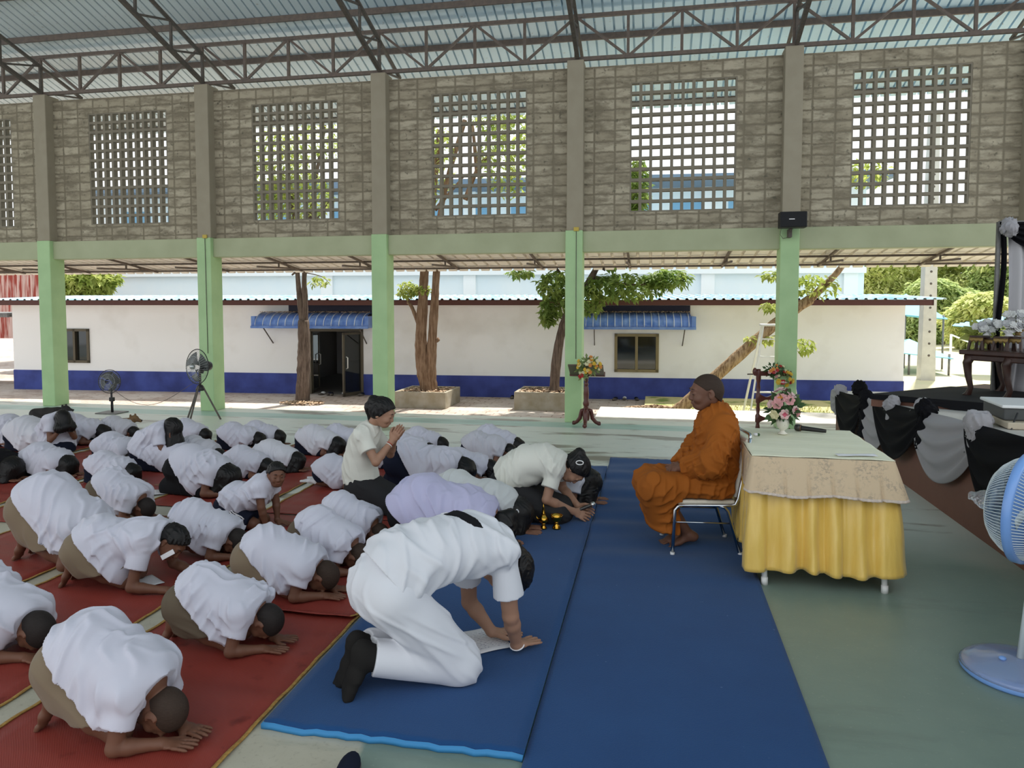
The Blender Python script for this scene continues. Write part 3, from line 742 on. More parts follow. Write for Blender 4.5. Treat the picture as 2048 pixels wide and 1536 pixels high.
# ------------------------------------------------------------------ outside: ground, buildings, trees
ZG = -.5
t = NT('yard_paving'); bt = t.n('ShaderNodeTexBrick'); t.l(t.pos, bt.inputs['Vector']); bt.inputs['Scale'].default_value = 1.0
bt.inputs['Brick Width'].default_value = .42; bt.inputs['Row Height'].default_value = .21; bt.inputs['Mortar Size'].default_value = .012
bt.inputs['Color1'].default_value = (.50, .42, .37, 1); bt.inputs['Color2'].default_value = (.43, .35, .30, 1); bt.inputs['Mortar'].default_value = (.20, .15, .12, 1)
n = t.noise(t.pos, 1.1, 6); n2 = t.noise(t.pos, 9, 5)
col = t.mix(t.step(n, .45, .6), bt.outputs['Color'], (.54, .48, .43)); col = t.mix(t.step(n2, .58, .72), col, (.26, .19, .14))
M_YARD = t.out(col, .9, .2)
g = MB(); g.box(-60, 70, 11.62, 120, -.9, ZG); o = st('ground', g, M_YARD)
t = NT('yard_grass'); n = t.noise(t.pos, 2.4, 6); n2 = t.noise(t.pos, 30, 4)
col = t.mix(n2, (.40, .36, .16), (.55, .50, .28)); M_GRASSG = t.out(t.mix(t.step(n, .5, .62), col, (.17, .22, .06)), .95, .1)
g = MB(); g.box(-.2, 5.8, 13.16, 17.6, -.62, -.36)
st('lawn', g, M_GRASSG)
g = MB(); g.box(6.4, 60, 17.5, 90, -.62, -.455); st('field', g, mat('school_field', (.62, .56, .38), .95, noise=(.4, (.50, .50, .28), .8)))
gp = MB(); rr = random.Random(9)
for _ in range(2600):
    x = rr.uniform(.4, 5.5); y = rr.uniform(13.3, 16.4); h = rr.uniform(.02, .075)*(1.5 if x > 2 else .8); a = rr.uniform(0, 6.3); w_ = .008
    dx, dy = math.cos(a)*w_, math.sin(a)*w_; l = rr.uniform(-.03, .03)
    gp.add([(x-dx, y-dy, -.36), (x+dx, y+dy, -.36), (x+l, y+l, -.36+h)], [(0, 1, 2)])
tag(gp.build('grass', mat('grass_blades', (.22, .27, .07), .8, noise=(2, (.50, .46, .16), .9))), 'short dry grass on the bank before the white building', 'grass', kind='stuff')
# --- the long white and blue building: local frame u along the wall, z up
B0 = gz(30, 778, ZG); B1 = gz(1805, 808, ZG); BU = (B1-B0).normalized(); BN = Vector((-BU.y, BU.x, 0)); BL = (B1-B0).length
def bp(px, py):
    d = Vector(_ray(px, py)); c = Vector((0, 0, CAMH)); tt = (B0-c).dot(BN)/d.dot(BN); p = c+d*tt; return (p-B0).dot(BU), p.z
bld = empty('school_building', B0, math.atan2(BU.y, BU.x), 'long white single-storey building with a blue painted base and blue roof', 'building')
t = NT('plaster_white'); n = t.noise(t.pos, 1.2, 6); n2 = t.noise(t.pos, 30, 3)
M_PLAST = t.out(t.mix(t.step(n, .5, .7), (.90, .915, .925), (.82, .825, .82)), .85, .2)
M_BLUEW = mat('wall_royal_blue', (.03, .045, .21), .7, noise=(2.2, (.055, .085, .36), .9))
zt = bp(700, 612)[1]; zb = bp(700, 748)[1]-ZG
def rect(x0, y0, x1, y1):
    u0, z1 = bp(x0, y0); u1, z0 = bp(x1, y1); return u0, u1, z0, z1
DO = rect(618, 658, 728, 797); W1 = rect(120, 658, 180, 725); W2 = rect(1230, 668, 1316, 744)
DO = (DO[0], DO[1], ZG, DO[3])
L = lambda z: z-ZG     # local z
H_ = L(zt)+.05
def wallseg(mb, u0, u1, z0, z1): mb.box(u0, u1, 0, .18, z0, z1)
wl = MB(); us = sorted([(DO[0], DO[1], 0, L(DO[3])), (W1[0], W1[1], L(W1[2]), L(W1[3])), (W2[0], W2[1], L(W2[2]), L(W2[3]))])
cur = 0.0
for u0, u1, z0, z1 in us:
    wallseg(wl, cur, u0, 0, H_); wallseg(wl, u0, u1, z1, H_)
    if z0 > 0: wallseg(wl, u0, u1, 0, z0)
    cur = u1
wallseg(wl, cur, BL, 0, H_)
wl.box(0, .18, .18, 5.5, 0, H_); wl.box(BL-.18, BL, .18, 5.5, 0, H_)
bw = MB(); a = DO[0]-1.4; b_ = DO[1]+1.4        # back wall with a window opening behind the door
wx0, wx1, wz0, wz1 = DO[0]+.05, DO[1]+.1, .50, 1.32
wl.box(0, wx0, 5.3, 5.5, 0, H_); wl.box(wx1, BL, 5.3, 5.5, 0, H_); wl.box(wx0, wx1, 5.3, 5.5, 0, wz0); wl.box(wx0, wx1, 5.3, 5.5, wz1, H_)
wl.build('wall', M_PLAST, bld)
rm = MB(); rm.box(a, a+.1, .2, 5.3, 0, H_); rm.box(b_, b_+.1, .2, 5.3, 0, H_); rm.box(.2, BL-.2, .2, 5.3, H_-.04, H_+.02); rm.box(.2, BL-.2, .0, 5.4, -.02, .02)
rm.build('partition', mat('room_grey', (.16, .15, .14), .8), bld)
pl = MB(); cur = -.012
for u0, u1 in ((DO[0], DO[1]),):
    pl.box(cur, u0, -.014, 0.01, 0, zb); cur = u1
pl.box(cur, BL+.012, -.014, .01, 0, zb); pl.box(BL, BL+.014, 0, 5.5, 0, zb)
pl.build('painted_base', M_BLUEW, bld)
# door
M_ALU = mat('bronze_frame', (.10, .085, .06), .45, metal=.5); M_GLASS = mat('dark_glass', (.012, .015, .014), .06, spec=.8)
dr = MB(); fw_ = .06
dr.box(DO[0], DO[0]+fw_, -.03, .12, 0, L(DO[3])); dr.box(DO[1]-fw_, DO[1], -.03, .12, 0, L(DO[3])); dr.box(DO[0], DO[1], -.03, .12, L(DO[3])-fw_, L(DO[3]))
df = dr.build('door_frame', M_ALU, bld)
lw = (DO[1]-DO[0])*.46
def leaf(name, ux, ang, sgn):
    M = Matrix.Translation((ux, .02, 0)) @ Matrix.Rotation(ang, 4, 'Z'); k = MB(); f = .055; h = L(DO[3])-.07
    for a0, a1, z0, z1 in ((0, f, .02, h), (lw-f, lw, .02, h), (0, lw, .02, .02+f*1.6), (0, lw, h-f, h)):
        x0, x1 = (a0, a1) if sgn > 0 else (-a1, -a0); k.box(x0, x1, -.02, .02, z0, z1, M=M)
    d = k.build('door', M_ALU, bld); gl = MB(); x0, x1 = (f, lw-f) if sgn > 0 else (-lw+f, -f); gl.box(x0, x1, -.004, .004, .1, h-f, M=M)
    gm = mat('door_glass', (.05, .06, .055), .05, spec=.7, trans=.85); gl.build('pane', gm, d)
    hd = MB(); q = lw-.1 if sgn > 0 else -(lw-.1); hd.tube([M @ Vector(p) for p in ((q, -.02, .72), (q, -.07, .74), (q, -.07, 1.0), (q, -.02, 1.02))], .014, 8)
    hd.build('handle', mat('white_handle', (.75, .75, .72), .4), d)
leaf('door', DO[1]-fw_, R(66), -1); leaf('door', DO[0]+fw_, R(97), 1)
M_WINF = mat('olive_frame', (.23, .19, .10), .5, metal=.3)
for (u0, u1, z0, z1), fm in ((W1, M_ALU), (W2, M_WINF)):
    k = MB(); f = .05; z0, z1 = L(z0), L(z1)
    for a0, a1, c0, c1 in ((u0, u0+f, z0, z1), (u1-f, u1, z0, z1), (u0, u1, z0, z0+f), (u0, u1, z1-f, z1), ((u0+u1)/2-.022, (u0+u1)/2+.022, z0, z1)):
        k.box(a0-.01, a1+.01, -.04, .10, c0-.01, c1+.01)
    wd = k.build('window', fm, bld); p = MB(); p.box(u0+.02, u1-.02, .04, .05, z0+.02, z1-.02); p.build('pane', M_GLASS, wd)
# roof with a brown fascia
M_TILEB = mat('roof_blue_sheet', (.22, .46, .60), .45, noise=(3, (.60, .66, .68), .9), metal=.2)
rf = MB(); prof = []; u = -.55
while u < BL+.45: prof += [(u, 0), (u+.13, 0), (u+.15, .035), (u+.19, .035), (u+.21, 0)]; u += .21
n = len(prof); ry = [(-.55, H_+.10), (3.0, H_+.235), (5.9, H_-.02)]
rf.add([(p, y, z+q) for y, z in ry for p, q in prof], [(j*n+i, j*n+i+1, (j+1)*n+i+1, (j+1)*n+i) for j in range(2) for i in range(n-1)])
o = rf.build('roof', M_TILEB, bld); thick(o, .006, 1)
fa = MB(); fa.box(-.5, BL+.4, -.53, -.49, H_-.03, H_+.10); fa.box(BL+.36, BL+.4, -.53, 5.6, H_-.03, H_+.10)
fa.build('fascia', mat('fascia_maroon', (.085, .028, .022), .6), bld)
sf = MB(); sf.box(-.5, BL+.4, -.49, .0, H_-.0, H_+.015); sf.build('soffit', mat('soffit', (.55, .48, .42), .8), bld)
# two curved blue awnings, each on a dark panel
M_AWB = mat('awning_blue', (.07, .16, .48), .35, noise=(5, (.20, .32, .62), .7)); M_AWS = mat('awning_stripe_white', (.62, .66, .74), .5)
M_LITTER = mat('dry_leaves', (.40, .26, .15), .9, noise=(40, (.62, .50, .38), .9))
for (x0, y0, x1, y1), pnl in (((524, 627, 752, 655), (578, 610, 752, 628)), ((1165, 627, 1386, 657), (1172, 611, 1380, 627))):
    u0, u1, z0, z1 = rect(x0, y0, x1, y1); z0, z1 = L(z0), L(z1); dpt = .62
    u0b, u1b, p0, p1 = rect(*pnl); k = MB(); k.box(u0b, u1b, -.03, 0, L(p0)-.05, L(p1)); aw_ = k.build('awning', mat('panel_navy', (.012, .013, .04), .5), bld)
    k = MB(); nn = 44
    def cur_(u, v, u0=u0, u1=u1, z0=z0, z1=z1):
        a = v*math.pi*.5; x = u0+.1+(u1-u0-.2)*u; rb = .012 if (round(u*(nn-1)) % 4) == 0 else 0
        return (x, -.02-math.sin(a)*(dpt-.06+rb), z0+.02+math.cos(a)**.8*(z1-z0)+rb)
    k.grid(cur_, nn, 12, 0, False)
    o = k.build('sheet', M_AWB, aw_); thick(o, .008, 0)
    s_ = MB()
    for q in range(0, nn, 3):
        pts = [Vector(cur_(q/(nn-1), v/11))+Vector((0, -.008, .006)) for v in range(12)]; s_.tube(pts, .011, 5)
    s_.build('seam', M_AWS, aw_)
    e_ = MB(); e_.box(u0, u0+.1, -.6, 0, z0, z1-.06); e_.box(u1-.1, u1, -.6, 0, z0, z1-.06); e_.box(u0, u1, -.64, -.60, z0-.01, z0+.05); e_.build('edge_trim', M_AWB, aw_)
    for u in (u0+.3, u1-.25): s2 = MB(); s2.bar((u, -.55, z0), (u, -.01, z0-.42), .022); s2.build('strut', M_STEELD, aw_)
    lit = MB(); rr = random.Random(int(x0))
    for _ in range(420):
        p = Vector((rr.uniform(u0+.1, u1-.1), -rr.uniform(.02, .34), z1+.03+rr.uniform(0, .025))); a = rr.uniform(0, 6.3); r_ = rr.uniform(.015, .04)
        lit.add([p+Vector((math.cos(a)*r_, math.sin(a)*r_*.6, rr.uniform(-.01, .015))), p+Vector((-math.sin(a)*r_*.5, math.cos(a)*r_*.5, .012)), p-Vector((math.cos(a)*r_, math.sin(a)*r_*.6, 0))], [(0, 1, 2)])
    tag(lit.build('leaf_litter', M_LITTER, aw_), kind='stuff')
# inside the doorway
du = (DO[0]+DO[1])/2
BM_ = bld.matrix_basis.copy()
def inb(u, y, z): return Matrix.Translation(B0) @ Matrix.Rotation(math.atan2(BU.y, BU.x), 4, 'Z') @ Vector((u, y, z))
M_WOODD = mat('wood_dark', (.035, .022, .016), .45, noise=(12, (.06, .035, .025), .7))
dk = empty('desk', inb(DO[0]+.55, 2.6, .0), math.atan2(BU.y, BU.x), 'dark desk seen through the open doorway of the white building', 'desk')
k = MB(); k.bbox(-.5, .5, -.25, .25, .62, .66, .008); k.build('desk_top', M_WOODD, dk)
for x in (-.46, .46): k = MB(); k.box(x-.02, x+.02, -.23, .23, .02, .62); k.build('side_panel', M_WOODD, dk)
ch = empty('office_chair', inb(DO[0]+1.0, 1.8, .0), math.atan2(BU.y, BU.x), 'black office chair seen through the open doorway', 'chair')
k = MB(); k.bbox(-.2, .2, -.2, .2, .38, .45, .03); k.build('seat', CL['black'], ch); k = MB(); k.bbox(-.2, .2, -.22, -.16, .5, .98, .03); k.build('backrest', CL['black'], ch)
k = MB(); k.tube([(0, 0, .38), (0, 0, .08)], .03, 8); [k.bar((0, 0, .08), (math.cos(a)*.22, math.sin(a)*.22, .045), .03) for a in (0, 1.26, 2.5, 3.8, 5.0)]; k.build('base', M_STEELD, ch)
# --- pale blue two-storey building behind
C0 = Vector((-30.0, 27.0, ZG)); b2 = empty('classroom_block', C0, R(3.6), 'tall pale blue classroom block behind the white building', 'building')
M_PALE = mat('wall_pale_blue', (.72, .84, .90), .8, noise=(1.0, (.78, .87, .90), .9)); M_PALEW = mat('pilaster_white', (.84, .90, .92), .8)
def cp(px, py):
    un = Vector((math.cos(R(3.6)), math.sin(R(3.6)), 0)); nn_ = Vector((-un.y, un.x, 0)); d = Vector(_ray(px, py)); c = Vector((0, 0, CAMH)); tt = (C0-c).dot(nn_)/d.dot(nn_); p = c+d*tt; return (p-C0).dot(un), p.z-ZG
uL = cp(198, 570)[0]; uR = cp(1728, 560)[0]; zl = cp(1000, 545)[1]; zr = cp(1000, 383)[1]
k = MB(); k.box(uL, uR, 0, 8, 0, zr); k.build('wall', M_PALE, b2)
for px in (210, 655, 940, 1415, 1700):
    u = cp(px, 560)[0]; k = MB(); k.box(u-.25, u+.25, -.12, 0, 0, zr); k.build('pilaster', M_PALEW, b2)
k = MB(); k.box(uL, uR, -.25, 0, zl-.1, zl+.12); k.build('ledge', M_PALEW, b2)
k = MB(); k.box(uL-.8, uR+.5, -1.6, 8.6, zr, zr+.25); k.build('roof', mat('roof_grey_blue', (.14, .20, .27), .6), b2)
for i in range(14):
    u = uL+1.2+i*(uR-uL-2)/14; k = MB(); k.box(u, u+1.3, -.03, .02, zl+.45, zr-.55); wd = k.build('window', mat('shutter_blue', (.20, .42, .62), .5), b2)
# --- rusty sheet wall and shed at the far left
fc = gy(25, 600, 24.2); e = empty('sheet_fence', (fc.x, fc.y, ZG), R(4), 'rust-red corrugated sheet wall at the far left beyond the building', 'fence')
k = MB(); prof = []; x = -2.0
while x < 2.35: prof += [(x, 0), (x+.1, .05), (x+.2, 0)]; x += .2
n = len(prof); k.add([(p, -q, z) for z in (1.0, 3.6) for p, q in prof], [(i, i+1, n+i+1, n+i) for i in range(n-1)])
t = NT('rust_sheet'); n_ = t.noise(t.mapping(t.pos, (6, 6, .6)), 1.4, 5); M_RUST = t.out(t.mix(t.step(n_, .42, .58), (.30, .055, .04), (.56, .40, .36)), .7, .3)
o = k.build('panel', M_RUST, e); thick(o, .01)
for x in (-1.9, .2, 2.25): k = MB(); k.bar((x, .06, 0), (x, .06, 3.6), .08); k.build('post', M_STEEL, e)
e = empty('lean_to_shed', (-19.3, 17.6, ZG), R(3), 'grey slatted lean-to shelter with a thin post at the far left', 'shed')
k = MB(); k.box(-2.2, 1.6, -.6, 2.2, 2.05, 2.10); [k.box(-2.2, 1.6, -.6+.4*i, -.54+.4*i, 1.98, 2.06) for i in range(7)]; k.build('roof', M_STEELG, e)
M_POSTB = mat('post_brown', (.12, .075, .05), .7)
for x in (-1.9, .95): k = MB(); k.bar((x, -.4, 0), (x, -.4, 2.05), .09); k.build('post', M_POSTB, e)
# --- trees
def bark(name, c1, c2):
    t = NT(name); n = t.noise(t.mapping(t.tc.outputs['Object'], (26, 26, 3.2)), 1.0, 5, .6); n2 = t.noise(t.tc.outputs['Object'], 5, 4)
    t.bump(n, .9, .03); return t.out(t.mix(t.step(t.math('ADD', n, t.math('MULTIPLY', n2, .25)), .5, .72), c1, c2), .95, .1)
BK_D = bark('bark_dark', (.085, .062, .05), (.17, .13, .105)); BK_B = bark('bark_brown', (.15, .09, .055), (.27, .18, .12)); BK_T = bark('bark_tan', (.17, .105, .06), (.42, .30, .19))
def leafm(name, c1, c2):
    t = NT(name); n = t.noise(t.pos, 2.3, 3); t.b.inputs['Subsurface Weight'].default_value = 0
    col = t.mix(t.step(n, .4, .65), c1, c2); m = t.out(col, .55, .3)
    tr = t.n('ShaderNodeBsdfTranslucent'); t.l(col, tr.inputs['Color']); mx = t.n('ShaderNodeMixShader'); mx.inputs[0].default_value = .45
    ou = [x for x in t.t.nodes if x.type == 'OUTPUT_MATERIAL'][0]; t.l(t.b.outputs[0], mx.inputs[1]); t.l(tr.outputs[0], mx.inputs[2]); t.l(mx.outputs[0], ou.inputs[0]); return m
LF_G = leafm('leaf_green', (.16, .25, .055), (.30, .38, .10)); LF_Y = leafm('leaf_yellow_green', (.32, .40, .08), (.50, .54, .17)); LF_FAR = leafm('leaf_sunlit', (.50, .57, .20), (.74, .75, .38)); LF_FAR2 = leafm('leaf_sunlit_green', (.38, .49, .19), (.58, .65, .30)); LF_D = leafm('leaf_deep_green', (.10, .17, .05), (.24, .32, .09))  # far leaves: sun glare and haze put into the paler colours
def leaves(mb, c, r, n, size, seed, droop=.3):
    rr = random.Random(seed)
    for _ in range(int(n*1.9)):
        while True:
            p = Vector((rr.uniform(-1, 1), rr.uniform(-1, 1), rr.uniform(-1, 1)))
            if p.length <= 1: break
        p = p*(p.length**-.25 if p.length > .05 else 1)
        p = Vector(c)+Vector((p.x*r[0], p.y*r[1], p.z*r[2])); s = size*rr.uniform(.6, 1.3)
        d = Vector((rr.uniform(-1, 1), rr.uniform(-1, 1), rr.uniform(-.8, .3)-droop)).normalized(); q = d.cross(Vector((rr.uniform(-.4, .4), rr.uniform(-.4, .4), 1))).normalized()
        up = q.cross(d)*s*.12
        mb.add([p, p+d*s*.5+q*s*.24+up, p+d*s, p+d*s*.5-q*s*.24+up], [(0, 1, 2, 3)])
def limb(mb, pts, r0, r1, seed, n=12, sub=7):
    """curved tapering branch through pts with a little knobbliness"""
    rr = random.Random(seed); P = [Vector(p) for p in pts]; out = []
    for i in range(len(P)-1):
        a = P[max(i-1, 0)]; b = P[i]; c = P[i+1]; d = P[min(i+2, len(P)-1)]
        for k in range(sub):
            u = k/sub; out.append(.5*((2*b)+(c-a)*u+(2*a-5*b+4*c-d)*u*u+(3*b-a-3*c+d)*u**3))
    out.append(P[-1]); m = len(out)
    mb.tube(out, [(r0+(r1-r0)*(i/(m-1))**.8)*rr.uniform(.93, 1.08) for i in range(m)], n)
def tree(lab, base, limbs, crowns, bk, lf, size, grp=None, seed=1):
    e = empty('tree', base, 0, lab, 'tree', grp); k = MB()
    for i, (pts, r0, r1) in enumerate(limbs): limb(k, pts, r0, r1, seed+i)
    k.build('trunk', bk, e); f = MB()
    for i, (c, r, n) in enumerate(crowns): leaves(f, c, r, n, size, seed*31+i)
    if crowns: f.build('foliage', lf, e)
    return e
def rel(px, py, Y, base): return gy(px, py, Y)-base
# dark double trunk before the doorway
b_ = gz(605, 805, ZG); Y = b_.y; r_ = lambda x, y, dy=0: rel(x, y, Y+dy, b_)
tree('dark twin-stemmed tree in front of the open doorway', b_, [([(0, 0, -.05), r_(607, 740), r_(608, 690), r_(607, 640)], .175, .125), ([r_(606, 655), r_(600, 600), r_(595, 545), r_(588, 430), r_(570, 300)], .085, .035), ([r_(609, 655), r_(610, 600), r_(609, 545), r_(622, 420), r_(650, 250)], .085, .035),
      ([r_(590, 545), r_(584, 550)], .03, .02), ([r_(609, 545), r_(640, 552), r_(655, 562)], .014, .006), ([r_(598, 400), r_(540, 330)], .035, .012), ([r_(612, 470), r_(660, 400)], .03, .012)],
     [(r_(640, 562), (.25, .2, .13), 46), (r_(560, 330), (.7, .7, .9), 520), (r_(600, 390), (.8, .7, .6), 620), (r_(530, 400), (.45, .6, .5), 330), (r_(650, 270), (.7, .7, .5), 200)], BK_D, LF_Y, .13, None, 3)
# brown tree in the square planter
M_PLANT = mat('planter_concrete', (.27, .235, .165), .9, noise=(5, (.36, .33, .27), .9), bump=(30, .3, .006))
def planter(lab, px0, px1, pyb, pyt, depth):
    a = gz(px0, pyb, ZG); c = gz(px1, pyb, ZG); h = (pyb-pyt)/(pyb-608)*(CAMH-ZG)*1.0; w_ = (c-a).length
    e = empty('planter', (a+c)/2+Vector((0, depth/2, 0)), 0, lab, 'planter'); k = MB(); q = .07; x = w_/2; y = depth/2
    k.bbox(-x, x, -y, -y+q, 0, h, .01); k.bbox(-x, x, y-q, y, 0, h, .01); k.bbox(-x, -x+q, -y+q, y-q, 0, h, .01); k.bbox(x-q, x, -y+q, y-q, 0, h, .01); k.build('rim_wall', M_PLANT, e)
    k = MB(); k.box(-x+q, x-q, -y+q, y-q, 0, h-.06); k.build('soil', mat('soil', (.16, .11, .075), .95), e); lt = MB(); rr = random.Random(px0)
    for _ in range(500):
        p = Vector((rr.uniform(-x+q, x-q), rr.uniform(-y+q, y-q), h-.055+rr.uniform(0, .05))); s = rr.uniform(.03, .065); an = rr.uniform(0, 6.3)
        lt.add([p+Vector((math.cos(an)*s, math.sin(an)*s, .01)), p+Vector((-math.sin(an)*s*.5, math.cos(an)*s*.5, .02)), p-Vector((math.cos(an)*s, math.sin(an)*s, 0)), p-Vector((-math.sin(an)*s*.5, math.cos(an)*s*.5, -.01))], [(0, 1, 2, 3)])
    tag(lt.build('leaf_litter', M_LITTER, e), kind='stuff'); return e
pA = planter('square concrete planter holding the brown forked tree', 786, 893, 817, 784, 1.25)
b_ = Vector((pA.location.x+.05, pA.location.y, ZG+.2)); Y = b_.y; r_ = lambda x, y, dy=0: rel(x, y, Y+dy, b_)
tree('brown forked tree growing from the planter beside the doorway', b_, [([(0, 0, 0), r_(847, 740), r_(842, 680), r_(846, 600), r_(850, 530), r_(862, 430), r_(880, 260)], .20, .06), ([(.1, 0, 0), r_(862, 760), r_(864, 690), r_(869, 610), r_(874, 530), r_(885, 400), r_(930, 240)], .16, .05),
      ([r_(866, 685), r_(878, 678)], .06, .045), ([r_(842, 660), r_(824, 615), r_(815, 605)], .06, .03), ([r_(815, 605), r_(818, 585), r_(812, 572)], .018, .008), ([r_(870, 420), r_(930, 350)], .05, .02), ([r_(955, 350), r_(945, 250)], .06, .03), ([r_(930, 400), r_(960, 330), r_(1000, 300)], .06, .03)],
     [(r_(815, 578), (.23, .2, .2), 90), (r_(845, 578), (.22, .2, .12), 70), (r_(1020, 300), (.75, .6, 1.1), 560), (r_(880, 320), (.35, .5, .9), 130), (r_(990, 230), (.6, .5, .3), 150)], BK_B, LF_Y, .15, None, 8)
pB = planter('concrete planter holding the leaning leafy tree behind a green column', 1027, 1152, 822, 785, 1.2)
b_ = Vector((pB.location.x+.12, pB.location.y, ZG+.2)); Y = b_.y; r_ = lambda x, y, dy=0: rel(x, y, Y+dy, b_)
tree('leaning leafy tree with a drooping green crown', b_, [([(0, 0, 0), r_(1112, 730), r_(1124, 660), r_(1148, 600), r_(1180, 560), r_(1210, 500)], .13, .06), ([r_(1150, 600), r_(1130, 560), r_(1100, 520)], .05, .02), ([r_(1190, 555), r_(1260, 570), r_(1330, 560)], .05, .015), ([r_(1205, 540), r_(1240, 470), r_(1290, 330)], .06, .02)],
     [(r_(1245, 572), (.95, .6, .30), 400), (r_(1115, 568), (.48, .4, .34), 220), (r_(1160, 600), (.6, .4, .36), 200), (r_(1098, 622), (.18, .2, .34), 120), (r_(1335, 556), (.5, .4, .2), 190), (r_(1040, 545), (.3, .3, .08), 50), (r_(1230, 460), (.9, .7, .8), 620), (r_(1275, 380), (.22, .5, .75), 330), (r_(1100, 480), (.6, .5, .5), 250)], BK_D, LF_G, .185, None, 12)
b_ = gz(1365, 822, -.36); Y = b_.y; r_ = lambda x, y, dy=0: rel(x, y, Y+dy, b_)
tree('fallen-looking tan tree trunk slanting across the white building', b_, [([r_(1352, 826), r_(1400, 782), r_(1470, 718), r_(1560, 640), r_(1622, 598)], .14, .095), ([r_(1615, 604), r_(1650, 570), r_(1682, 535), r_(1720, 470)], .085, .045)],
     [(r_(1605, 690), (.22, .2, .16), 45), (r_(1520, 676), (.3, .2, .08), 40), (r_(1540, 612), (.18, .2, .10), 30), (r_(1625, 570), (.5, .3, .24), 110), (r_(1545, 550), (.22, .2, .1), 34), (r_(1720, 345), (.5, .5, .3), 130)], BK_T, LF_Y, .15, None, 17)
# far trees behind the field
TR = [(1790, 52, 3.8, 6.6, 'rounded yellow-green tree beside the concrete pole'), (1940, 50, 4.6, 6.4, 'broad bright green tree right of the concrete pole'), (1880, 46, 2.6, 3.6, 'low bright green tree at the edge of the field'),
      (2060, 48, 4.0, 6.8, 'tall green tree half hidden by the grey curtain'), (1985, 40, 2.2, 3.0, 'small yellow-green tree behind the altar tables')]
for i, (px, Y, rad, h, lab) in enumerate(TR):
    b_ = gy(px, 700, Y); b_.z = ZG
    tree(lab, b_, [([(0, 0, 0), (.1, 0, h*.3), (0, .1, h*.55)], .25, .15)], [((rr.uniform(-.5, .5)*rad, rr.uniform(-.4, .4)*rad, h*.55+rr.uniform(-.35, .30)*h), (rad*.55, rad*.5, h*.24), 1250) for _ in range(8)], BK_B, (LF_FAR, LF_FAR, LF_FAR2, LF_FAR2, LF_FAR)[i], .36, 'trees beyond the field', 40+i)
b_ = Vector((-19.5, 24, ZG)); tree('bushy yellow-green tree behind the left end of the roof', gy(162, 600, 23)*1.0-Vector((0, 0, gy(162, 600, 23).z-ZG)), [([(0, 0, 0), (0, 0, 2.2)], .2, .1)], [((0, 0, 3.0), (1.0, .9, .6), 700), ((.5, 0, 3.3), (.9, .9, .5), 400)], BK_B, LF_Y, .3, None, 60)
# pole, tents, small pavilion roof, fence
pb = gy(1852, 735, 24.0); pb.z = ZG
e = empty('utility_pole', pb, 0, 'square concrete utility pole with a row of holes beyond the stage', 'pole'); k = MB(); k.add([(-.20, -.20, 0), (.20, -.20, 0), (.20, .20, 0), (-.20, .20, 0), (-.12, -.16, 8), (.12, -.16, 8), (.12, .16, 8), (-.12, .16, 8)], [(0, 3, 2, 1), (4, 5, 6, 7), (0, 1, 5, 4), (1, 2, 6, 5), (2, 3, 7, 6), (3, 0, 4, 7)])
k.build('shaft', mat('pole_concrete', (.56, .55, .50), .85, noise=(3, (.44, .43, .39), .8)), e); k = MB()
for i in range(16): k.tube([(0.0, -.206+.005*(.8+i*.36), .8+i*.36), (.0, -.15, .8+i*.36)], .035, 10)
k.build('hole', M_STEELD, e)
M_TENT = mat('tent_blue', (.18, .48, .62), .6)
for px, py, Y, w_, lab, hh in ((1822, 692, 26.5, .95, 'low turquoise market tent beside the concrete pole', .22), (1815, 618, 29, 1.0, 'pale blue pitched canopy above the turquoise tent', .55)):
    p = gy(px, py, Y); e = empty('canopy_tent', (p.x, p.y, ZG), 0, lab, 'tent'); h = p.z-ZG; k = MB()
    k.add([(-w_, -1, h-.15), (w_, -1, h-.35), (w_, 1.4, h-.35), (-w_, 1.4, h-.15), (0, .2, h+hh)], [(0, 1, 4), (1, 2, 4), (2, 3, 4), (3, 0, 4)]); o = k.build('cover', M_TENT, e); thick(o, .03)
    
    for x in (-w_*.9, -w_*.35, w_*.9):
        for y in (-.9, 1.3): k = MB(); k.tube([(x, y, 0), (x, y, h-.2)], .035, 8); k.build('leg', M_STEELG, e)
p = gy(1985, 632, 26); e = empty('pavilion', (p.x+.7, p.y, ZG), 0, 'white pavilion post with a light blue ribbed roof behind the altar', 'pavilion'); h = p.z-ZG; k = MB()
k.grid(lambda u, v: (-1.5+2.4*u, -1+2*v, h-.35+.45*u+.05*(round(u*29) % 2)), 30, 2, 0, False); o = k.build('roof', mat('roof_light_blue', (.30, .55, .78), .5), e); thick(o, .03)
k = MB(); k.box(.25, .75, -.2, .2, 0, 6.5); k.build('post', M_PALEW, e)
fp = MB(); fx0 = gy(1900, 735, 33).x
e = empty('field_fence', (fx0, 33, ZG), 0, 'white sagging rail fence along the far side of the field', 'fence')
for i in range(6): k = MB(); k.bar((i*1.6, 0, 0), (i*1.6, 0, 1.1), .07); k.build('post', M_PALEW, e)
for i in range(5): k = MB(); k.tube([(i*1.6, 0, 1.08), (i*1.6+.8, 0, .72), ((i+1)*1.6, 0, 1.08)], .035, 6); k.build('rail', M_PALEW, e)
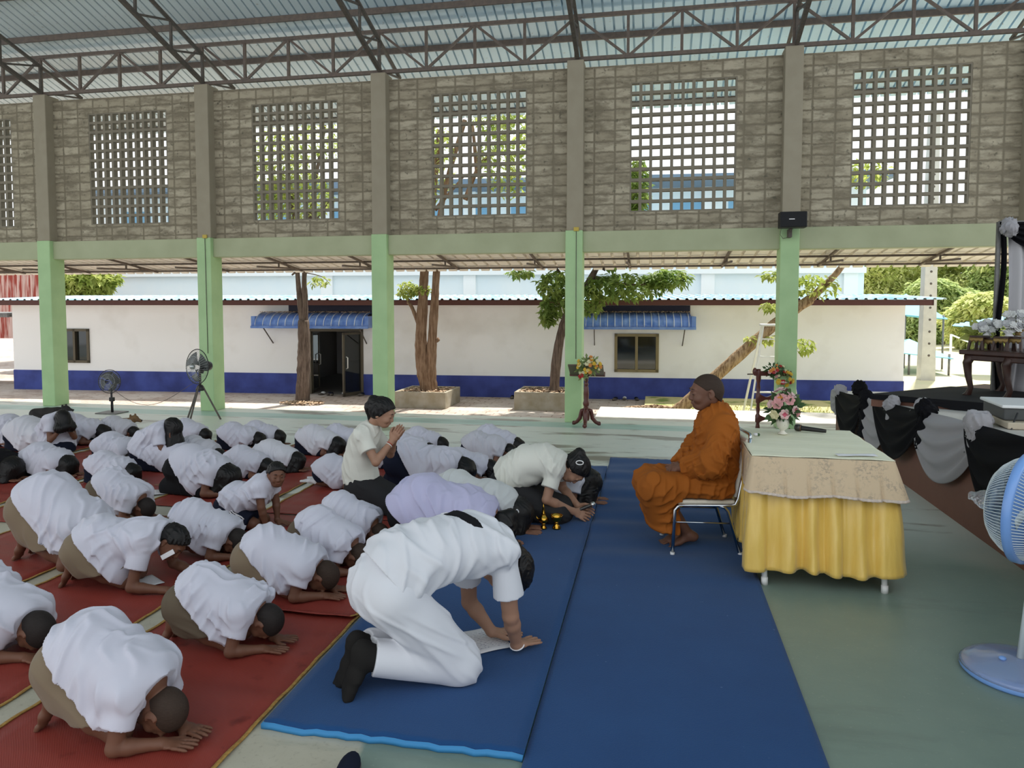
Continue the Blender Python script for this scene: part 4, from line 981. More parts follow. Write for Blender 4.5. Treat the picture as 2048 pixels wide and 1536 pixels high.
# step ladder standing on the grass
lb = gz(1545, 838, -.36); e = empty('step_ladder', lb, 0, 'white metal step ladder on the grass behind the wooden stand', 'ladder'); hl = gy(1545, 650, lb.y).z+.36; M_LAD = mat('ladder_white', (.72, .73, .72), .45, metal=.2)
for q in (-1, 1):
    k = MB(); k.bar((q*.46, -.25, 0), (q*.20, 0, hl), .045, .03); k.build('rail', M_LAD, e)
    k = MB(); k.bar((q*.50, .45, 0), (q*.22, .03, hl), .035, .03); k.build('leg', M_LAD, e)
for i in range(5):
    z = hl*(i+.6)/5.4; w_ = .46-.26*z/hl; k = MB(); k.box(-w_, w_, -.25+.25*z/hl-.05, -.25+.25*z/hl+.05, z-.012, z+.012); k.build('step', M_LAD, e)
k = MB(); k.bbox(-.26, .26, -.12, .14, hl-.02, hl+.02, .008); k.build('top_plate', M_LAD, e)
# leaf litter heaps on the ground
for nm, px, py, z, rx, ry, n, lab in (('leaf_litter', 1310, 822, -.40, .75, .35, 900, 'heap of dry fallen leaves at the foot of the slanting trunk'), ('leaf_litter', 605, 808, ZG, .55, .3, 420, 'ring of dry fallen leaves around the dark twin-stemmed tree')):
    c = gz(px, py, z); k = MB(); rr = random.Random(px)
    for _ in range(n):
        a = rr.uniform(0, 6.3); d = rr.random()**.6; p = c+Vector((math.cos(a)*rx*d, math.sin(a)*ry*d, .01+.09*(1-d)*(1 if px > 1000 else .3)+rr.uniform(0, .03))); s = rr.uniform(.03, .06); an = rr.uniform(0, 6.3)
        k.add([p+Vector((math.cos(an)*s, math.sin(an)*s, .01)), p+Vector((-math.sin(an)*s*.5, math.cos(an)*s*.5, .02)), p-Vector((math.cos(an)*s, math.sin(an)*s, 0)), p-Vector((-math.sin(an)*s*.5, math.cos(an)*s*.5, -.01))], [(0, 1, 2, 3)])
    tag(k.build(nm, M_LITTER), lab, 'leaves', kind='stuff')
# shoes left along the foot of the building
SHO = [(628, 795), (642, 796), (655, 794), (668, 798), (700, 800), (1022, 800), (1036, 802), (1050, 801), (1230, 806), (1250, 807), (1275, 806), (1300, 808)]
for i, (px, py) in enumerate(SHO):
    c = gz(px, py, ZG); u = (c-B0).dot(BU); c = B0+BU*u-BN*(.16+.05*(i % 3))
    e = empty('shoe', c, R(60+25*(i % 4)), 'small dark shoe lying at the foot of the blue wall', 'shoe', 'shoes left along the blue wall'); k = MB(); k.ball((0, 0, .03), (.12, .05, .035), 10, 6); k.build('sole', M_STEELD, e); k = MB(); k.ball((.04, 0, .05), (.07, .05, .04), 10, 6); k.build('upper', CL['navy'] if i % 3 else CL['pale'], e)
# light and camera
w = bpy.data.worlds.new('sky'); SC.world = w; w.use_nodes = True; bg = w.node_tree.nodes['Background']; bg.inputs[0].default_value = (.93, .97, 1.0, 1); bg.inputs[1].default_value = 1.25
s = bpy.data.lights.new('sun', 'SUN'); s.energy = 7.0; s.angle = R(2); s.color = (1, .95, .86); so = bpy.data.objects.new('sun', s); COL.objects.link(so); so.rotation_euler = (R(-28), R(12), 0)
cam = bpy.data.cameras.new('camera'); co = bpy.data.objects.new('camera', cam); COL.objects.link(co); co.location = (0, 0, CAMH); co.rotation_euler = (R(90)-PITCH, 0, YAW)
cam.sensor_width = 36; cam.lens = 36*FPX/2048; cam.shift_y = -(768-PY)/2048; cam.clip_end = 400; SC.camera = co
SC.view_settings.view_transform = 'Standard'; SC.view_settings.look = 'None'; SC.view_settings.gamma = 1; SC.view_settings.exposure = 0.16
# ------------------------------------------------------------------ flowers
M_LEAFD = mat('bouquet_leaf', (.035, .085, .028), .5, noise=(9, (.07, .14, .04), .8)); M_LEAFL = mat('bouquet_leaf_light', (.16, .24, .07), .55, noise=(9, (.30, .36, .14), .8))
PET = {k: mat('petal_'+k, c, .6) for k, c in dict(pink=(.62, .30, .30), palepink=(.72, .50, .48), rose=(.55, .10, .16), yellow=(.66, .42, .04), cream=(.70, .66, .40), orange=(.62, .24, .05), red=(.40, .02, .02), white=(.62, .62, .60), grey=(.42, .42, .43)).items()}
def bloom(parent, c, r, nrm_, col, col2=None, seed=0, layers=3):
    """an open flower of cupped petals"""
    rr = random.Random(seed); n = Vector(nrm_).normalized(); q = n.to_track_quat('Z', 'Y').to_matrix(); k = MB()
    for l in range(layers):
        R_ = r*(1-.27*l); up = .15+.5*l/layers; m = 6 if l < 2 else 4
        for i in range(m):
            a = 6.283*(i+.5*(l % 2))/m+rr.uniform(-.12, .12)
            def P(u, v, a=a, R_=R_, up=up, l=l):
                w = math.sin(math.pi*min(1, .18+v*.72))*.62*R_*(u-.5)*2*.85; d = R_*v; z = up*R_*v*v+.12*R_*l-.10*R_*abs(u-.5)*2+.10*R_*math.sin(v*3)
                p = Vector((math.cos(a)*d-math.sin(a)*w, math.sin(a)*d+math.cos(a)*w, z)); return q @ p
            k.grid(P, 4, 4, 1 if (col2 and l == layers-1) else 0)
    k.ball((0, 0, 0), r*.16, 8, 6, 1 if col2 else 0)
    me = k.mesh('flower'); me.transform(Matrix.Translation(Vector(c)))
    return link('flower', me, parent, [PET[col], PET[col2 or col]])
def foliage_ball(parent, c, rx, ry, rz, n, size, m, seed, name='leaves'):
    rr = random.Random(seed); k = MB()
    for _ in range(n):
        d = Vector((rr.gauss(0, 1), rr.gauss(0, 1), rr.gauss(0, 1))).normalized(); p = Vector(c)+Vector((d.x*rx, d.y*ry, d.z*rz))*rr.uniform(.35, .8); s = size*rr.uniform(.6, 1.3)
        t_ = d.cross(Vector((rr.uniform(-1, 1), rr.uniform(-1, 1), rr.uniform(-1, 1)))).normalized(); b = d.cross(t_); e = p+d*s
        k.add([p, p+d*s*.5+t_*s*.26+b*s*.1, e+b*s*.12, p+d*s*.5-t_*s*.26+b*s*.1], [(0, 1, 2, 3)])
    return k.build(name, m, parent)
# ------------------------------------------------------------------ table with cloths
M_SATIN = NT('satin_yellow'); t = M_SATIN; n = t.noise(t.mapping(t.tc.outputs['Object'], (14, 14, 3)), 1.5, 5); t.bump(n, .35, .02); t.b.inputs['Sheen Weight'].default_value = .2
M_SATIN = t.out(t.mix(n, (.74, .47, .08), (.90, .64, .17)), .30, .6)
t = NT('lace_tan'); n = t.noise(t.tc.outputs['Object'], 48, 6, .7); n2 = t.noise(t.tc.outputs['Object'], 7, 3); z = t.sep(t.pos)[2]
fig = t.math('MULTIPLY', t.step(n, .50, .56), t.step(n2, .42, .58)); col = t.mix(fig, (.62, .48, .32), (.44, .35, .25)); t.bump(n, .3, .006); M_LACE = t.out(col, .8, .2)
M_LACEE = mat('lace_edge', (.66, .56, .48), .8, noise=(60, (.5, .42, .36), .8))
t = NT('cloth_pale_lime'); n = t.noise(t.mapping(t.pos, (2, 7, 1)), 2.5, 5); t.bump(n, .4, .01); M_TOP = t.out(t.mix(n, (.76, .76, .55), (.85, .85, .68)), .7, .3)
TX0, TX1, TY0, TY1, TZ = .67, 1.505, 5.03, 6.10, .838
tb = empty('folding_table', ((TX0+TX1)/2, (TY0+TY1)/2, 0), 0, 'table skirted in yellow satin with a tan lace cloth, behind the seated monk', 'table')
TW, TD = (TX1-TX0)/2, (TY1-TY0)/2
k = MB(); k.bbox(-TW, TW, -TD, TD, TZ-.035, TZ-.006, .006); k.build('tabletop', mat('table_board', (.5, .45, .38), .6), tb)
M_LEGW = mat('leg_white', (.74, .74, .72), .45)
for lx, ly, lb in ((-TW+.06, -TD+.06, -.635), (TW-.04, -TD+.06, -.635), (-TW+.09, TD-.09, TD-.06), (TW-.08, TD-.09, TD-.06)):
    k = MB(); k.tube([(lx, lb, .03), (lx, ly, TZ-.03)], .018, 10); k.tube([(lx, lb, 0), (lx, lb, .05)], .022, 10); k.build('leg', M_LEGW, tb)
def peri(s, grow=0.0, rad=.03):
    """point and normal on the rounded table outline, s in 0..1 starting at the far left corner going along the left side"""
    pts = [(-TW, TD), (-TW, -TD), (TW, -TD), (TW, TD), (-TW, TD)]; L_ = [2*TD, 2*TW, 2*TD, 2*TW]; tot = sum(L_); d = s*tot; i = 0
    while i < 3 and d > L_[i]: d -= L_[i]; i += 1
    a = Vector(pts[i]); b = Vector(pts[i+1]); u = d/L_[i]; p = a.lerp(b, u); tn = (b-a).normalized(); n = Vector((tn.y, -tn.x)); n = -n if n.dot(p) < 0 else n
    tn2 = Vector(pts[(i+2) % 4 if i < 3 else 1])-b; e = .06
    if u > 1-e and i < 4:
        nb = Vector((b.x/abs(b.x), b.y/abs(b.y))).normalized(); n = n.lerp(nb, (u-1+e)/e*.7).normalized()
    if u < e:
        na = Vector((a.x/abs(a.x), a.y/abs(a.y))).normalized(); n = n.lerp(na, (e-u)/e*.7).normalized()
    return p, n
rr = random.Random(5); PH = [rr.uniform(0, 6.28) for _ in range(6)]
def skirt(z0, z1, flare, pl, npl, base):
    def f(u, v):
        p, n = peri(u % 1.0); w = u*npl*6.283; sh = math.sin(w+.5*math.sin(w*.37+PH[0])+.6*math.sin(w*.21+PH[2]))
        sh = sh*(.75+.25*math.sin(w*.17+PH[1])); sh = math.copysign(abs(sh)**.8, sh)-.35*math.exp(-((((w/6.283+.25*math.sin(w*.3)) % 1.0)-.75)/.09)**2)
        fl = flare*(max(0, -n.y)*1.9+max(0, n.x)*.9+.02); o = base+fl*v**.8+pl*sh*(.3+.7*v)+.006*math.sin(v*9+w*.6)*v; q = p+n*(o if n.x > -.5 else max(.006, o*.8))
        return (q.x, q.y, z0+(z1-z0)*v+.012*math.sin(u*40)*v)
    return f
k = MB(); k.grid(skirt(TZ-.04, .105, .062, .040, 25, .030), 620, 30, 0, True, True); o = k.build('satin_skirt', M_SATIN, tb); thick(o, .003)
def lacef(u, v):
    p, n = peri(u % 1.0); w = u*26; fr = (w % 1.0); cre = max(0, 1-abs(fr-.5)/.10); o = .028+(.11*max(0, -n.y)+.035*max(0, n.x)+.012)*v-.022*cre*v+.006*math.sin(u*61)*v; q = p+n*o
    zz = TZ-.0-.235*v-.02*max(0, n.x)*v+.008*math.sin(u*50)*v+(.004*abs(math.sin(u*420)) if v > .97 else 0); return (q.x, q.y, zz)
k = MB(); k.grid(lacef, 620, 20, 0, True, True); lc = k.build('lace_cloth', M_LACE, tb); thick(lc, .003)
k = MB(); k.grid(lambda u, v: Vector(lacef(u, .93+.075*v))*1.0+Vector((0, 0, 0)), 620, 3, 0, True, True); o = k.build('lace_border', M_LACEE, lc); thick(o, .006, 0)
def topf(u, v):
    x = -TW-.024+(2*TW+.048)*u; y = -TD-.024+(2*TD+.048)*v; return (x, y, TZ+.001+.0022*math.sin(v*23+u*3)+.0015*math.sin(u*17+v*5))
k = MB(); k.grid(topf, 50, 60); o = k.build('top_cloth', M_TOP, tb); thick(o, .004, 1)
ZT = TZ+.007
# things on the table
pv = gz(1565, 868, ZT)
vs_ = empty('flower_vase', pv, 0, 'white cup vase of pink roses standing on the lace-covered table', 'flower arrangement')
k = MB(); k.lathe([(0, 0), (.035, 0), (.04, .006), (.018, .02), (.016, .03), (.04, .05), (.05, .09), (.046, .12), (.042, .12), (.045, .09), (.03, .05), (0, .045)], n=24); k.build('vase', mat('vase_white', (.72, .70, .60), .25, spec=.6), vs_)
foliage_ball(vs_, (0, 0, .20), .12, .10, .13, 120, .075, M_LEAFD, 3)
for i, (x, z, y, r, c, c2) in enumerate([(-.005, .17, -.11, .042, 'palepink', 'rose'), (-.055, .245, -.08, .045, 'pink', None), (-.03, .285, -.06, .045, 'pink', 'orange'), (.03, .275, -.07, .048, 'pink', None), (.055, .31, -.03, .04, 'palepink', None), (-.10, .235, -.04, .036, 'palepink', None), (.075, .20, -.07, .034, 'palepink', 'rose'),
        (.10, .175, -.06, .032, 'pink', None), (-.075, .16, -.075, .040, 'cream', 'cream'), (-.02, .35, -.02, .036, 'palepink', None), (.02, .335, .04, .04, 'pink', None), (-.05, .33, .0, .032, 'palepink', None), (.0, .40, -.01, .026, 'palepink', None), (-.06, .25, .06, .04, 'pink', None), (.07, .25, .06, .04, 'pink', None)]):
    bloom(vs_, (x, y, z), r, (x*6, y*8, (z-.2)*5), c, c2, i)
k = MB(); [k.tube([(.0, 0, .12), (x*.6, y, .2), (x, y-.02, z)], .004, 5) for x, y, z in ((.10, -.03, .24), (.0, -.02, .39), (-.08, -.05, .15))]
for d in ((.12, -.02, .29), (.14, -.0, .27), (-.11, 0, .15)):
    p = Vector(d); q = Vector((.06, 0, .23)); v_ = (p-q).normalized(); s_ = v_.cross(Vector((0, 1, 0))); k.add([q, q.lerp(p, .5)+s_*.028, p, q.lerp(p, .5)-s_*.028], [(0, 1, 2, 3)])
k.build('stem', M_LEAFD, vs_)
M_MIC = mat('mic_black', (.02, .019, .018), .4); M_MICG = mat('mic_grille', (.09, .085, .08), .35, metal=.8, bump=(300, .5, .002))
def microphone(name_lab, a, b, r=.016, body=M_MIC, grille=M_MICG):
    a = Vector(a); b = Vector(b); d = (b-a); L_ = d.length; e = empty('microphone', a, 0, name_lab, 'microphone'); q = d.normalized().to_track_quat('Z', 'Y').to_matrix()
    k = MB(); k.lathe([(0, 0), (r*.8, .0), (r*.95, .03), (r*1.15, L_*.75), (r*1.3, L_*.80)], n=16, M=q); k.build('handle', body, e)
    k = MB(); k.lathe([(r*1.3, L_*.80), (r*1.65, L_*.84), (r*1.65, L_*.9), (r*1.45, L_*.97), (r*.8, L_), (0, L_)], n=18, M=q); k.build('grille', grille, e)
    k = MB(); k.lathe([(r*1.35, L_*.785), (r*1.55, L_*.79), (r*1.55, L_*.81), (r*1.35, L_*.815)], n=18, M=q); k.build('ring', mat('mic_ring', (.20, .12, .07), .4, metal=.5), e)
    return e
a = gz(1652, 868, ZT)+Vector((0, 0, .022)); b = gz(1590, 862, ZT)+Vector((0, 0, .03)); microphone('black microphone lying on the lace-covered table', a, a+(b-a).normalized()*.235, .017)
M_PAPER = mat('paper_white', (.80, .80, .82), .7)
t = NT('paper_written'); bt = t.n('ShaderNodeTexBrick'); bt.inputs['Scale'].default_value = 1; bt.offset = .37; t.l(t.mapping(t.tc.outputs['Object'], (1, 1, 1)), bt.inputs['Vector'])
q_ = t.sep(t.tc.outputs['Object']); wr = t.noise(t.mapping(t.tc.outputs['Object'], (70, 260, 1)), 1.0, 3); row = t.math('SINE', t.math('MULTIPLY', q_[1], 330.0))
ink = t.math('MULTIPLY', t.step(row, .45, .6), t.step(wr, .50, .55)); inb_ = t.math('MULTIPLY', t.step(t.math('ABSOLUTE', q_[0]), .085, .08), t.step(t.math('ABSOLUTE', q_[1]), .105, .10))
M_WRIT = t.out(t.mix(t.math('MULTIPLY', ink, inb_), (.70, .69, .71), (.16, .16, .22)), .7, .3)
def paper(lab, c, rz, w, h, m=M_WRIT, nm='paper_sheet', grp=None):
    k = MB(); k.grid(lambda u, v: ((u-.5)*w, (v-.5)*h, .001+.003*math.sin(u*3+v*2)**2), 8, 8); o = k.build(nm, m); o.location = c; o.rotation_euler = (0, 0, rz); thick(o, .0006, 1); return tag(o, lab, 'paper', grp)
paper('white sheets of paper at the near right corner of the lace-covered table', gz(1715, 913, ZT)+Vector((0, .03, .002)), R(8), .26, .07, M_PAPER)
c = gz(1512, 872, ZT); e = empty('crumpled_wrapper', c, 0, 'small crumpled white and green wrapper on the table behind the monk', 'wrapper'); k = MB(); k.ball((0, 0, .012), (.022, .016, .012), 7, 5); k.build('white_foil', M_PAPER, e); k = MB(); k.ball((.018, -.004, .012), (.012, .012, .012), 6, 4); k.build('green_end', M_LEAFD, e)
# ------------------------------------------------------------------ chair of the monk
CHX, CHY, CHR = .345, 5.60, R(190)
M_CHROME = mat('chair_chrome', (.55, .58, .60), .22, metal=1.0); M_CUSH = mat('vinyl_cream', (.72, .68, .58), .5, noise=(60, (.64, .60, .5), .6)); M_CAPW = mat('foot_cap', (.7, .7, .7), .5)
chr_ = empty('banquet_chair', (CHX, CHY, .012), CHR, 'chrome banquet chair with cream seat, under the seated monk', 'chair')
k = MB(); k.bbox(-.215, .225, -.20, .20, .375, .405, .012); k.build('seat', M_CUSH, chr_)
M_ = Matrix.Translation((-.225, 0, .42)) @ Matrix.Rotation(R(-11), 4, 'Y')
k = MB(); k.bbox(-.018, .018, -.185, .185, .0, .44, .014, M=M_); k.build('backrest', M_CUSH, chr_)
k = MB(); k.bbox(-.026, -.018, -.18, .18, .02, .43, .003, M=M_); k.build('back_panel', M_STEELD, chr_)
for q in (-1, 1):
    y = q*.205
    k = MB(); k.tube([(.17, y, .365), (.205, y, .36), (.225, y, .335), (.24, y*1.02, .0)], .0125, 10); f = k.build('leg', M_CHROME, chr_); k = MB(); k.tube([(.24, y*1.02, -.002), (.24, y*1.02, .022)], .017, 10); k.build('foot_cap', M_CAPW, f)
    k = MB(); k.tube([(-.10, y, .365), (-.135, y, .355), (-.16, y, .325), (-.255, y*1.02, .0)], .0125, 10); f = k.build('leg', M_CHROME, chr_); k = MB(); k.tube([(-.255, y*1.02, -.002), (-.255, y*1.02, .022)], .017, 10); k.build('foot_cap', M_CAPW, f)
    k = MB(); k.tube([(.20, y, .368), (-.18, y, .368), (-.215, y, .375), (-.235, y, .42), (-.318, y*.95, .86)], .0125, 10); k.build('side_rail', M_CHROME, chr_)
    k = MB(); k.tube([(.232, y, .245), (-.185, y, .235)], .006, 8); k.build('stretcher', M_CHROME, chr_)
k = MB(); k.tube([(-.318, -.195, .86), (-.325, -.16, .885), (-.325, .16, .885), (-.318, .195, .86)], .0125, 10); k.build('top_rail', M_CHROME, chr_)
# ------------------------------------------------------------------ golden water set on the carpet
t = NT('gold'); M_GOLD = t.out((.60, .34, .05), .2, .5, 1.0)
c = gz(1087, 1057, .03); e = empty('water_ewer', c, 0, 'small golden ewer with a tall spire lid on the blue carpet', 'ewer', None)
k = MB(); k.lathe([(0, 0), (.026, 0), (.028, .008), (.018, .02), (.014, .035), (.022, .046)], n=20); k.build('foot', M_GOLD, e)
k = MB(); k.lathe([(.022, .046), (.04, .066), (.043, .078), (.032, .096), (.017, .108), (.015, .115)], n=20); k.tube([(-.035, 0, .07), (-.055, 0, .085), (-.06, 0, .10)], [.008, .006, .004], 8); k.build('bowl', M_GOLD, e)
k = MB(); k.lathe([(.015, .115), (.019, .12), (.012, .13), (.013, .15), (.008, .17), (.011, .176), (.004, .19), (.0, .205)], n=16); k.build('lid', M_GOLD, e)
c = gz(1113, 1057, .03); e = empty('water_bowl', c, 0, 'small golden footed bowl on the blue carpet beside the ewer', 'bowl')
k = MB(); k.lathe([(0, 0), (.034, 0), (.036, .008), (.022, .03), (.014, .048), (.018, .055)], n=20); k.build('foot', M_GOLD, e)
k = MB(); k.lathe([(.018, .055), (.036, .068), (.043, .092), (.052, .112), (.048, .112), (.038, .09), (.03, .075), (0, .072)], n=22); k.build('bowl', M_GOLD, e)
# papers and the shoe in the foreground
paper('handwritten sheet of paper under the hand of the man in white', gz(978, 1284, .034)+Vector((-.02, .02, .001)), R(35), .20, .27)
paper('white paper sheet on the concrete gap before the girl in the long black skirt', gz(322, 984, .012), R(30), .14, .20)
paper('white paper on the red mat beside the dark-haired child at the left edge', gz(88, 957, .012), R(10), .30, .16)
paper('crumpled pale paper on the mat below the boy with the paper strip', gz(290, 1165, .014), R(60), .17, .2, M_PAPER)
c = gz(712, 1541, 0); e = empty('shoe', c+Vector((0, -.09, 0)), R(100), 'dark navy shoe tip poking in at the bottom edge, on bare concrete', 'shoe')
k = MB(); k.ball((0, 0, .028), (.135, .05, .028), 16, 10); k.build('sole', M_STEELD, e); k = MB(); k.ball((.02, 0, .045), (.11, .045, .038), 18, 12); k.build('upper', CL['navy'], e)
# ------------------------------------------------------------------ fans
def cage(parent, name, c, R0, depth, axis, n, m, wire=.0022, hub=.05, rim=.008):
    """wire guard of a fan: n ribs front and back, rim"""
    q = Vector(axis).normalized().to_track_quat('Z', 'Y').to_matrix(); c = Vector(c); out = []
    for s in (1, -1):
        k = MB()
        for i in range(n):
            a = 6.283*i/n; pts = []
            for j in range(7):
                u = j/6; r = hub+(R0-hub)*u; z = s*depth*(1-u**3.2); pts.append(c+q @ Vector((math.cos(a+.25*u)*r, math.sin(a+.25*u)*r, z)))
            k.tube(pts, wire, 4, False)
        for j in (.0, .5):
            r = hub+(R0-hub)*j; k.tube([c+q @ Vector((math.cos(6.283*i/40)*r, math.sin(6.283*i/40)*r, s*depth*(1-j**3.2))) for i in range(40)], wire*1.2, 5, False, closed=True)
        k.build(name, m, parent)
    return q
def blades(parent, c, q, r, m, nb=3, tw=.5):
    for b in range(nb):
        k = MB(); a0 = 6.283*b/nb+.4
        k.grid(lambda u, v: Vector(c)+q @ Vector((math.cos(a0+(u-.5)*(.75+.65*v))*r*(.2+.8*v), math.sin(a0+(u-.5)*(.75+.65*v))*r*(.2+.8*v), (u-.5)*.09*(1-.4*v))), 9, 8); o = k.build('blade', m, parent); thick(o, .003)
M_FANB = mat('fan_black', (.02, .02, .022), .45); M_FANW = mat('fan_wire', (.45, .47, .47), .3, metal=.8); M_BLADE = mat('blade_dark', (.05, .05, .055), .35); M_BLADEG = mat('blade_smoke', (.09, .10, .10), .3, alpha=.85)
# small black pedestal fan
b_ = gz(224, 826, 0); e = empty('pedestal_fan', b_, 0, 'small black pedestal fan on a square base beside the left green column', 'fan'); s = 1.0
hz = gy(221, 763, b_.y).z; k = MB(); k.bbox(-.20, .20, -.16, .16, 0, .018, .006); k.build('base_plate', M_STEELG, e)
k = MB(); k.tube([(0, 0, .015), (0, 0, hz-.09)], .016, 10); k.tube([(.02, 0, .015), (.018, 0, .2)], .011, 8); k.build('pole', M_FANB, e); k = MB(); k.bbox(-.03, .045, -.03, .03, .20, .27, .01); k.build('height_clamp', M_FANB, e)
k = MB(); k.lathe([(0, -.09), (.05, -.08), (.06, -.02), (.05, .03), (0, .04)], (0, .10, hz), 16, M=Vector((.1, -1, .1)).to_track_quat('Z', 'Y').to_matrix()); k.bar((0, .06, hz-.12), (0, .09, hz-.03), .05); k.build('motor', M_FANB, e)
q = cage(e, 'guard', (-.03, 0, hz), .195, .06, (.12, -1, .08), 40, M_FANW, .0016); blades(e, (-.03, 0, hz), q, .17, M_BLADE, 4)
k = MB(); k.tube([Vector((-.03, 0, hz))+q @ Vector((math.cos(a*.157)*.197, math.sin(a*.157)*.197, 0)) for a in range(40)], .006, 6, closed=True); k.build('rim', M_FANB, e)
# tripod fan
b_ = gz(405, 826, 0); b_ = gz(402, 838, 0); e = empty('tripod_fan', b_, 0, 'large industrial fan on a three-legged stand before the second green column', 'fan')
hz = gy(398, 733, b_.y).z; za = gy(404, 772, b_.y).z
for dx, dy in ((-.28, .06), (.34, .02), (.02, -.32)):
    k = MB(); k.bar((dx*.12, dy*.12, za), (dx, dy, .0), .02); k.build('leg', M_STEELD, e)
k = MB(); k.lathe([(.0, za+.02), (.04, za+.015), (.075, za-.06), (.06, za-.075), (0, za-.07)], n=16); k.build('tripod_head', M_FANB, e); k = MB(); k.tube([(0, 0, za), (0, 0, hz-.06)], .02, 10); k.build('pole', M_STEELD, e)
k = MB(); k.lathe([(0, -.12), (.07, -.10), (.085, -.03), (.07, .03), (0, .04)], (.02, .10, hz), 18, M=Vector((-.25, -1, .05)).to_track_quat('Z', 'Y').to_matrix()); k.bar((0, .02, hz-.1), (0.01, .08, hz), .06); k.build('motor', M_FANB, e)
q = cage(e, 'guard', (-.03, -.02, hz), .275, .085, (-.35, -1, .05), 36, M_FANW, .0018, .06); blades(e, (-.03, -.02, hz), q, .24, M_BLADEG, 3)
k = MB(); k.tube([Vector((-.03, -.02, hz))+q @ Vector((math.cos(a*.157)*.277, math.sin(a*.157)*.277, 0)) for a in range(40)], .007, 6, closed=True); k.build('rim', M_FANB, e); k = MB(); k.ball(Vector((-.03, -.02, hz))+q @ Vector((0, 0, .088)), .045, 14, 8); k.build('centre_cap', M_FANW, e)
p0 = gz(224, 826, 0)+Vector((0.02, 0, .42)); p1 = b_+Vector((-.05, 0, .62)); k = MB(); k.tube([p0.lerp(p1, i/14)+Vector((0, 0, -.42*math.sin(math.pi*i/14)*(1-.45*i/14))) for i in range(15)], .004, 5)
tag(k.build('power_cord', M_STEELD), 'thin sagging power cord between the two dark fans by the left columns', 'cord')
# light blue stand fan at the right edge
t = NT('plastic_blue'); M_PBLUE = t.out((.20, .38, .78), .25, .5); M_PBLUEL = mat('guard_pale', (.62, .70, .72), .3); M_WRAP = mat('clear_wrap', (.80, .80, .84), .12, spec=.8, trans=.8, alpha=.55)
b_ = gz(2040, 1350, 0); e = empty('stand_fan', b_, 0, 'light blue stand fan cut by the right edge, facing the monk', 'fan')
k = MB(); k.lathe([(0, .0), (.25, .0), (.262, .012), (.258, .035), (.21, .058), (.10, .075), (.05, .085), (0, .087)], n=48); k.build('base', M_PBLUE, e)
k = MB(); k.lathe([(.263, .030), (.245, .047), (.20, .064), (.11, .079), (.06, .09)], n=40); o = k.build('plastic_cover', M_WRAP, e); thick(o, .001, 1)
k = MB(); k.ball((-.09, -.02, .088), (.018, .018, .01), 12, 6); k.build('knob', M_PBLUE, e)
hc = gy(2054, 1016, b_.y)-b_; k = MB(); k.tube([(.0, 0, .08), (.03, 0, .45), (hc.x+.12, hc.y-.08, hc.z-.05)], .018, 12); k.build('pole', M_PBLUEL, e)
ax = Vector((-.743, .669, .03)).normalized(); k = MB(); q0 = ax.to_track_quat('Z', 'Y').to_matrix(); k.lathe([(0, -.27), (.05, -.265), (.075, -.22), (.075, -.14), (.06, -.12)], hc, 20, M=q0); k.build('motor_cover', M_PBLUE, e)
q = cage(e, 'guard', hc, .265, .145, ax, 96, M_PBLUEL, .0024, .06); blades(e, hc, q, .215, M_PBLUEL, 3)
k = MB(); k.lathe([(.265, -.020), (.275, -.016), (.275, .018), (.265, .022)], hc, 60, M=q); o = k.build('rim', M_PBLUE, e)
k = MB(); k.lathe([(0, .158), (.05, .156), (.062, .148), (.062, .14)], hc, 22, M=q); k.build('centre_cap', M_PBLUEL, e)
S = Solid((-.06, -.06, -.05), (.06, .06, .06), .004); S.ell(A3(0, 0, 0), A3(.05, .045, .032)); S.seg(A3(.02, .0, .03), A3(.03, .01, .05), .012); S.seg(A3(-.03, 0, .02), A3(-.045, -.01, .035), .01); S.folds(.01, [(1, 0, 0), (0, 1, .5)], 3, .03)
me = S.mesh('bag', Matrix.Translation(hc+q @ Vector((0, 0, .185))) @ q.to_4x4()); link('plastic_bag', me, e, M_WRAP)
# ------------------------------------------------------------------ lecterns
t = NT('wood_mahogany'); n = t.noise(t.mapping(t.tc.outputs['Object'], (9, 9, 2)), 3, 5); M_MAH = t.out(t.mix(n, (.060, .014, .010), (.13, .032, .022)), .32, .5); M_ALT = mat('altar_wood', (.032, .014, .010), .35, noise=(12, (.06, .026, .018), .7))
b_ = gz(1172, 854, 0); e = empty('lectern', b_, 0, 'turned dark wood lectern dressed with yellow and orange flowers by a green column', 'lectern'); ht = gy(1172, 742, b_.y).z
k = MB(); k.lathe([(0, .10), (.045, .10), (.05, .13), (.055, .20), (.05, .24), (.032, .27), (.04, .29), (.028, .31), (.045, .33), (.05, .36), (.036, .40), (.042, .50), (.036, .60), (.026, .62), (.034, .64), (.034, .655), (.022, .68), (.034, .70), (.03, .72), (.045, ht), (0, ht)], n=20); k.build('column', M_MAH, e)
for a in (R(20), R(160), R(270)):
    k = MB(); pts = []; d = Vector((math.cos(a), math.sin(a), 0)); prof = [(.035, .26, .026), (.075, .245, .03), (.085, .20, .03), (.10, .13, .032), (.15, .07, .028), (.20, .045, .030), (.215, .05, .034), (.225, .05, .02)]
    k.tube([d*r+Vector((0, 0, z)) for r, z, w in prof], [w for *_, w in prof], 10); k.build('foot', M_MAH, e)
M_ = Matrix.Translation((0, 0, ht)) @ Matrix.Rotation(R(-28), 4, 'X')
k = MB(); k.bbox(-.26, .26, -.20, .18, .0, .022, .005, M=M_); k.build('sloping_board', mat('board_dark', (.10, .065, .05), .4), e); k = MB(); k.bbox(-.27, .27, .165, .20, -.01, .065, .008, M=M_); k.build('book_ledge', M_MAH, e)
